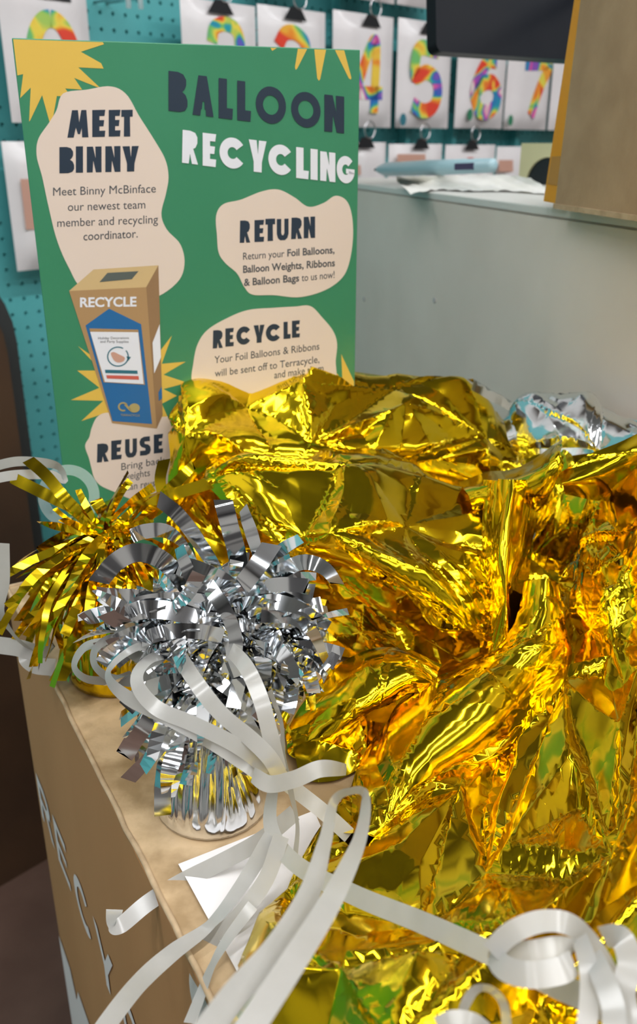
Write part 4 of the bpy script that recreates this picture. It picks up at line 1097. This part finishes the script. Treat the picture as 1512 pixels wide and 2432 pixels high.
tinsel_weight('balloon_weight', 'silver tinsel balloon weight with a pleated foil cup in the middle of the bin top', (506, 1900), .0330, .058, M['silver'], M['silverstrip'],
    [(85, lambda c: at_d(560, 1480, .505), (.010, .008), (.036, .060), (-20, 70), (0, 360), (2, 30), 22),
     (62, lambda c: at_d(415, 1480, .500), (.012, .008), (.032, .052), (-30, 50), (60, 330), (4, 34), 20),
     (45, lambda c: at_d(650, 1530, .490), (.012, .010), (.030, .050), (-50, 50), (-110, 90), (5, 35), 20),
     (85, lambda c: c + ZUP * .078, (.010, .010), (.040, .066), (-40, 30), (0, 360), (16, 44), 8)], HS, 7, .0085, 'foil tinsel balloon weights')
HG = [([(30, 1135, .60), (120, 1180, .60), (200, 1222, .61), (250, 1270, .63)], .0080, (0, 0, 15)),
      ([(62, 1088, .60), (110, 1130, .60), (160, 1190, .60), (215, 1240, .61), (270, 1280, .63)], .0080, (10, 0, 0)),
      ([(388, 1098, .64), (380, 1140, .64), (385, 1200, .64), (330, 1240, .64), (290, 1280, .64)], .0085, (10, 20, 40, 10)),
      ([(462, 1100, .63), (425, 1140, .63), (395, 1170, .63), (350, 1230, .635)], .008, (40, 0, 20)),
      ([(490, 1150, .63), (440, 1165, .63), (390, 1180, .63), (330, 1200, .635), (290, 1250, .64)], .0085, (0, 0, 20)),
      ([(225, 1185, .62), (245, 1215, .62), (275, 1250, .63), (300, 1280, .63)], .009, (0, 10, 0)),
      ([(50, 1470, .60), (100, 1400, .60), (160, 1340, .605), (230, 1300, .62), (270, 1285, .63)], .0075, (20, 0, 30)),
      ([(150, 1545, .595), (130, 1470, .595), (150, 1380, .60), (220, 1310, .62)], .005, (30, 50, 20)),
      ([(140, 1610, .585), (165, 1560, .585), (200, 1480, .59), (240, 1400, .60), (260, 1310, .62)], .0100, (0, 20, 0)),
      ([(262, 1420, .56), (250, 1450, .56), (275, 1380, .57), (290, 1330, .60)], .010, (0, 0, 20)),
      ([(90, 1380, .61), (140, 1340, .61), (200, 1300, .62), (260, 1280, .63)], .008, (40, 20, 0)),
      ([(88, 1310, .61), (130, 1285, .61), (190, 1260, .62), (260, 1275, .63)], .008, (50, 20, 0)),
      ([(110, 1450, .60), (150, 1400, .60), (190, 1350, .61), (250, 1300, .62)], .0075, (30, 10, 30)),
      ([(185, 1500, .59), (190, 1440, .595), (215, 1370, .60), (255, 1300, .62)], .0075, (20, 30, 10))]
tinsel_weight('balloon_weight', 'gold tinsel balloon weight at the far left corner of the bin top', (285, 1590), .036, .098, M['gold'], M['goldstrip'],
    [(95, lambda c: c + ZUP * .102, (.009, .006), (.065, .105), (-55, 12), (120, 290), (6, 22), 4),
     (20, lambda c: c + ZUP * .102, (.008, .006), (.030, .055), (0, 70), (0, 360), (2, 20), 10),
     (25, lambda c: c + ZUP * .102, (.009, .006), (.050, .080), (-60, -10), (-70, 120), (6, 20), 4)], HG, 8, .0058, 'foil tinsel balloon weights')

# ribbons, named by where they run
ribbon('long white ribbon running from the silver weight across the front gold foil', [(655, 1830, .45), (642, 1960, .44), (700, 2050, .42), (840, 2125, .38), (1000, 2190, .35), (1160, 2262, .32), (1310, 2335, .30), (1420, 2385, .285), (1560, 2470, .27)], .0082, (60, 20, 0, 0, 0, 0, 0))
ribbon('white ribbon folded at its top into two strands over the front foil edge', [(470, 2480, .235), (560, 2360, .255), (660, 2245, .28), (735, 2120, .31), (772, 2000, .335), (793, 1905, .345), (828, 1880, .347), (866, 1888, .347), (855, 1985, .335), (790, 2130, .30), (705, 2270, .27), (580, 2460, .24)], .0080, (0, 0, 5, 20, 50, 64, 70, 66, 52, 20, 5, 0), 110)
ribbon('white ribbon curving left from the knot with its end hooked over the bin edge', [(700, 1930, .455), (620, 1995, .455), (530, 2045, .455), (430, 2095, .455), (350, 2145, .45), (290, 2195, .445), (268, 2200, .445), (272, 2160, .448)], .0085, (10, 0, 0, 0, 10, 20, 60, 10))
ribbon('bright twisted white ribbon running down to the lower left corner', [(645, 1985, .435), (575, 2100, .43), (500, 2195, .42), (410, 2262, .405), (330, 2335, .385), (255, 2430, .36), (210, 2500, .345)], .0080, (0, 30, 55, 20, -10, 10, 20))
ribbon('satin ribbon beside the twisted one, curling down over the white sticker', [(668, 1985, .43), (630, 2090, .425), (560, 2185, .42), (490, 2245, .42), (463, 2310, .415), (475, 2390, .40), (505, 2450, .39)], .0080, (10, 10, -10, 20, 50, 40, 30))
ribbon('short white ribbon tail hanging beside the front edge of the bin', [(600, 2150, .41), (540, 2230, .405), (505, 2290, .40), (475, 2365, .395), (450, 2430, .385)], .0060, (20, 40, 60, 40, 30))
ribbon('lowest broad white ribbon slanting over the silver cup', [(395, 1520, .50), (310, 1545, .465), (256, 1600, .455), (300, 1655, .45), (400, 1705, .445), (500, 1760, .44), (600, 1825, .435), (650, 1860, .44)], .0076, (40, 60, 70, 25, 0, 0, 0, 20))
ribbon('white ribbon band just above the lowest one on the silver tinsel', [(430, 1540, .50), (350, 1570, .46), (325, 1620, .445), (370, 1680, .44), (460, 1720, .435), (560, 1770, .43), (640, 1830, .435)], .0076, (30, 50, 30, 0, 10, 10, 20))
ribbon('white ribbon falling from the tinsel centre towards the knot', [(405, 1520, .50), (455, 1605, .445), (520, 1690, .435), (590, 1750, .43), (640, 1800, .43), (668, 1850, .435)], .0080, (10, 0, 20, 0, 10))
ribbon('white ribbon hanging almost upright down the right of the silver tinsel', [(500, 1510, .50), (572, 1568, .45), (615, 1650, .435), (640, 1740, .432), (662, 1830, .435)], .0080, (30, 10, 0, 0, 10))
ribbon('thin edge-on ribbon strand right of the silver tinsel', [(640, 1640, .45), (668, 1720, .445), (672, 1800, .44), (690, 1880, .44), (706, 1960, .44), (700, 2040, .44)], .0055, (60, 70, 50, 72, 60))
ribbon('short white ribbon reaching right from the knot over the gold loop', [(600, 1840, .43), (640, 1862, .425), (700, 1850, .42), (760, 1826, .42), (822, 1828, .42)], .0080, (30, 0, 0, 0, 50))
ribbon('short straight ribbon crossing behind the knot towards the front foil', [(640, 1830, .455), (700, 1875, .46), (770, 1930, .46), (830, 1985, .455)], .0080, (20, 0, 0, 10))
ribbon('outer white ribbon loop lying left of the silver tinsel', [(345, 1570, .485), (270, 1530, .50), (205, 1535, .51), (176, 1580, .515), (205, 1612, .51), (270, 1616, .505), (318, 1605, .495)], .0075, (30, 35, 50, 65, 55, 45, 30))
ribbon('inner white ribbon loop lying left of the silver tinsel', [(330, 1525, .48), (270, 1515, .49), (228, 1540, .495), (225, 1580, .495), (262, 1610, .49), (320, 1618, .48), (370, 1600, .47)], .0072, (50, 45, 55, 60, 50, 30, 10))
ribbon('tangled white ribbon over the left bin edge below the gold tinsel', [(-20, 1530, .60), (40, 1538, .60), (90, 1548, .60), (120, 1520, .605), (95, 1545, .605), (65, 1560, .60), (85, 1580, .60), (130, 1585, .60)], .0115, (10, 0, 20, 40, 0, 10, 0))
ribbon('thin white ribbon strand crossing the tangled one at the bin edge', [(8, 1290, .57), (8, 1380, .575), (0, 1450, .58), (30, 1505, .59), (75, 1545, .60), (125, 1575, .61)], .0080, (20, 10, 50, 75, 75, 60))
ribbon('white ribbon tied to the clear ring at the left edge', [(-30, 1112, .60), (40, 1096, .61), (110, 1100, .62), (142, 1112, .625), (152, 1140, .625), (120, 1128, .615), (40, 1128, .60), (-30, 1140, .59)], .0068, (20, 10, 20, 50, 60, 20, 0, 0), 60)
G4 = 'curled ribbon coil at the lower right'
ribbon('top loop of the curled ribbon coil at the lower right', [(1165, 2262, .285), (1215, 2215, .285), (1285, 2188, .285), (1350, 2195, .285), (1400, 2240, .285), (1450, 2330, .28), (1480, 2450, .27)], .0068, (20, 0, -15, 20, 0, 10), 70, G4)
ribbon('upper flat band of the curled ribbon coil at the lower right', [(1160, 2255, .29), (1195, 2268, .288), (1260, 2262, .284), (1330, 2252, .284), (1362, 2258, .286)], .0072, (50, 20, 0, 0, 40), 50, G4)
ribbon('lower flat band of the curled ribbon coil at the lower right', [(1165, 2262, .288), (1200, 2300, .282), (1260, 2315, .278), (1330, 2305, .278), (1362, 2285, .28)], .0078, (40, 10, 0, 0, 30), 50, G4)
ribbon('upright strand of the curled ribbon coil beside the flat bands', [(1375, 2225, .285), (1395, 2290, .278), (1400, 2360, .272), (1390, 2460, .265)], .0060, (30, 10, 0, 10), 40, G4)
ribbon('broad rounded strand of the curled ribbon coil near the right edge', [(1430, 2225, .285), (1475, 2230, .28), (1495, 2290, .275), (1480, 2360, .27), (1500, 2460, .262)], .0075, (40, 0, 10, 20, 0), 50, G4)
ribbon('middle strand of the curled ribbon coil running off the bottom', [(1405, 2270, .28), (1430, 2320, .272), (1455, 2390, .265), (1460, 2470, .26)], .0070, (20, 0, 10, 0), 40, G4)
ribbon('small ribbon loop at the bottom edge left of the coil', [(1085, 2450, .285), (1105, 2385, .285), (1130, 2350, .285), (1165, 2350, .285), (1195, 2385, .285), (1205, 2450, .285)], .0042, (50, 40, 60, 50, 40), 50, G4)
ribbon('short ribbon scrap at the very bottom left of the small loop', [(1040, 2440, .27), (1075, 2425, .27), (1120, 2430, .27), (1150, 2450, .27)], .006, (20, 0, 20), 24, G4)

# clear plastic ring
def clear_ring():
    c = at_d(163, 1178, .635)
    n = (CAM - c).normalized()
    a = n.cross(ZUP).normalized(); b = n.cross(a).normalized()
    n2 = (n + a * .35).normalized(); a2 = n2.cross(ZUP).normalized(); b2 = n2.cross(a2).normalized()
    R, r = .0225, .0150
    V, F = [], []
    K = 56
    prof = [(r, -.0006), (R, -.0006), (R, .0006), (r, .0006)]
    for i in range(K):
        ang = 2 * math.pi * i / K
        for rad, off in prof:
            V.append(c + (a2 * math.cos(ang) + b2 * math.sin(ang)) * rad + n2 * off)
    for i in range(K):
        j = (i + 1) % K
        for k in range(4):
            l = (k + 1) % 4
            F.append((i * 4 + k, i * 4 + l, j * 4 + l, j * 4 + k))
    o = mesh('plastic_ring', V, F, M['clear'])
    tag(o, 'clear plastic ring tied to a white ribbon above the gold tinsel', 'ring')
clear_ring()
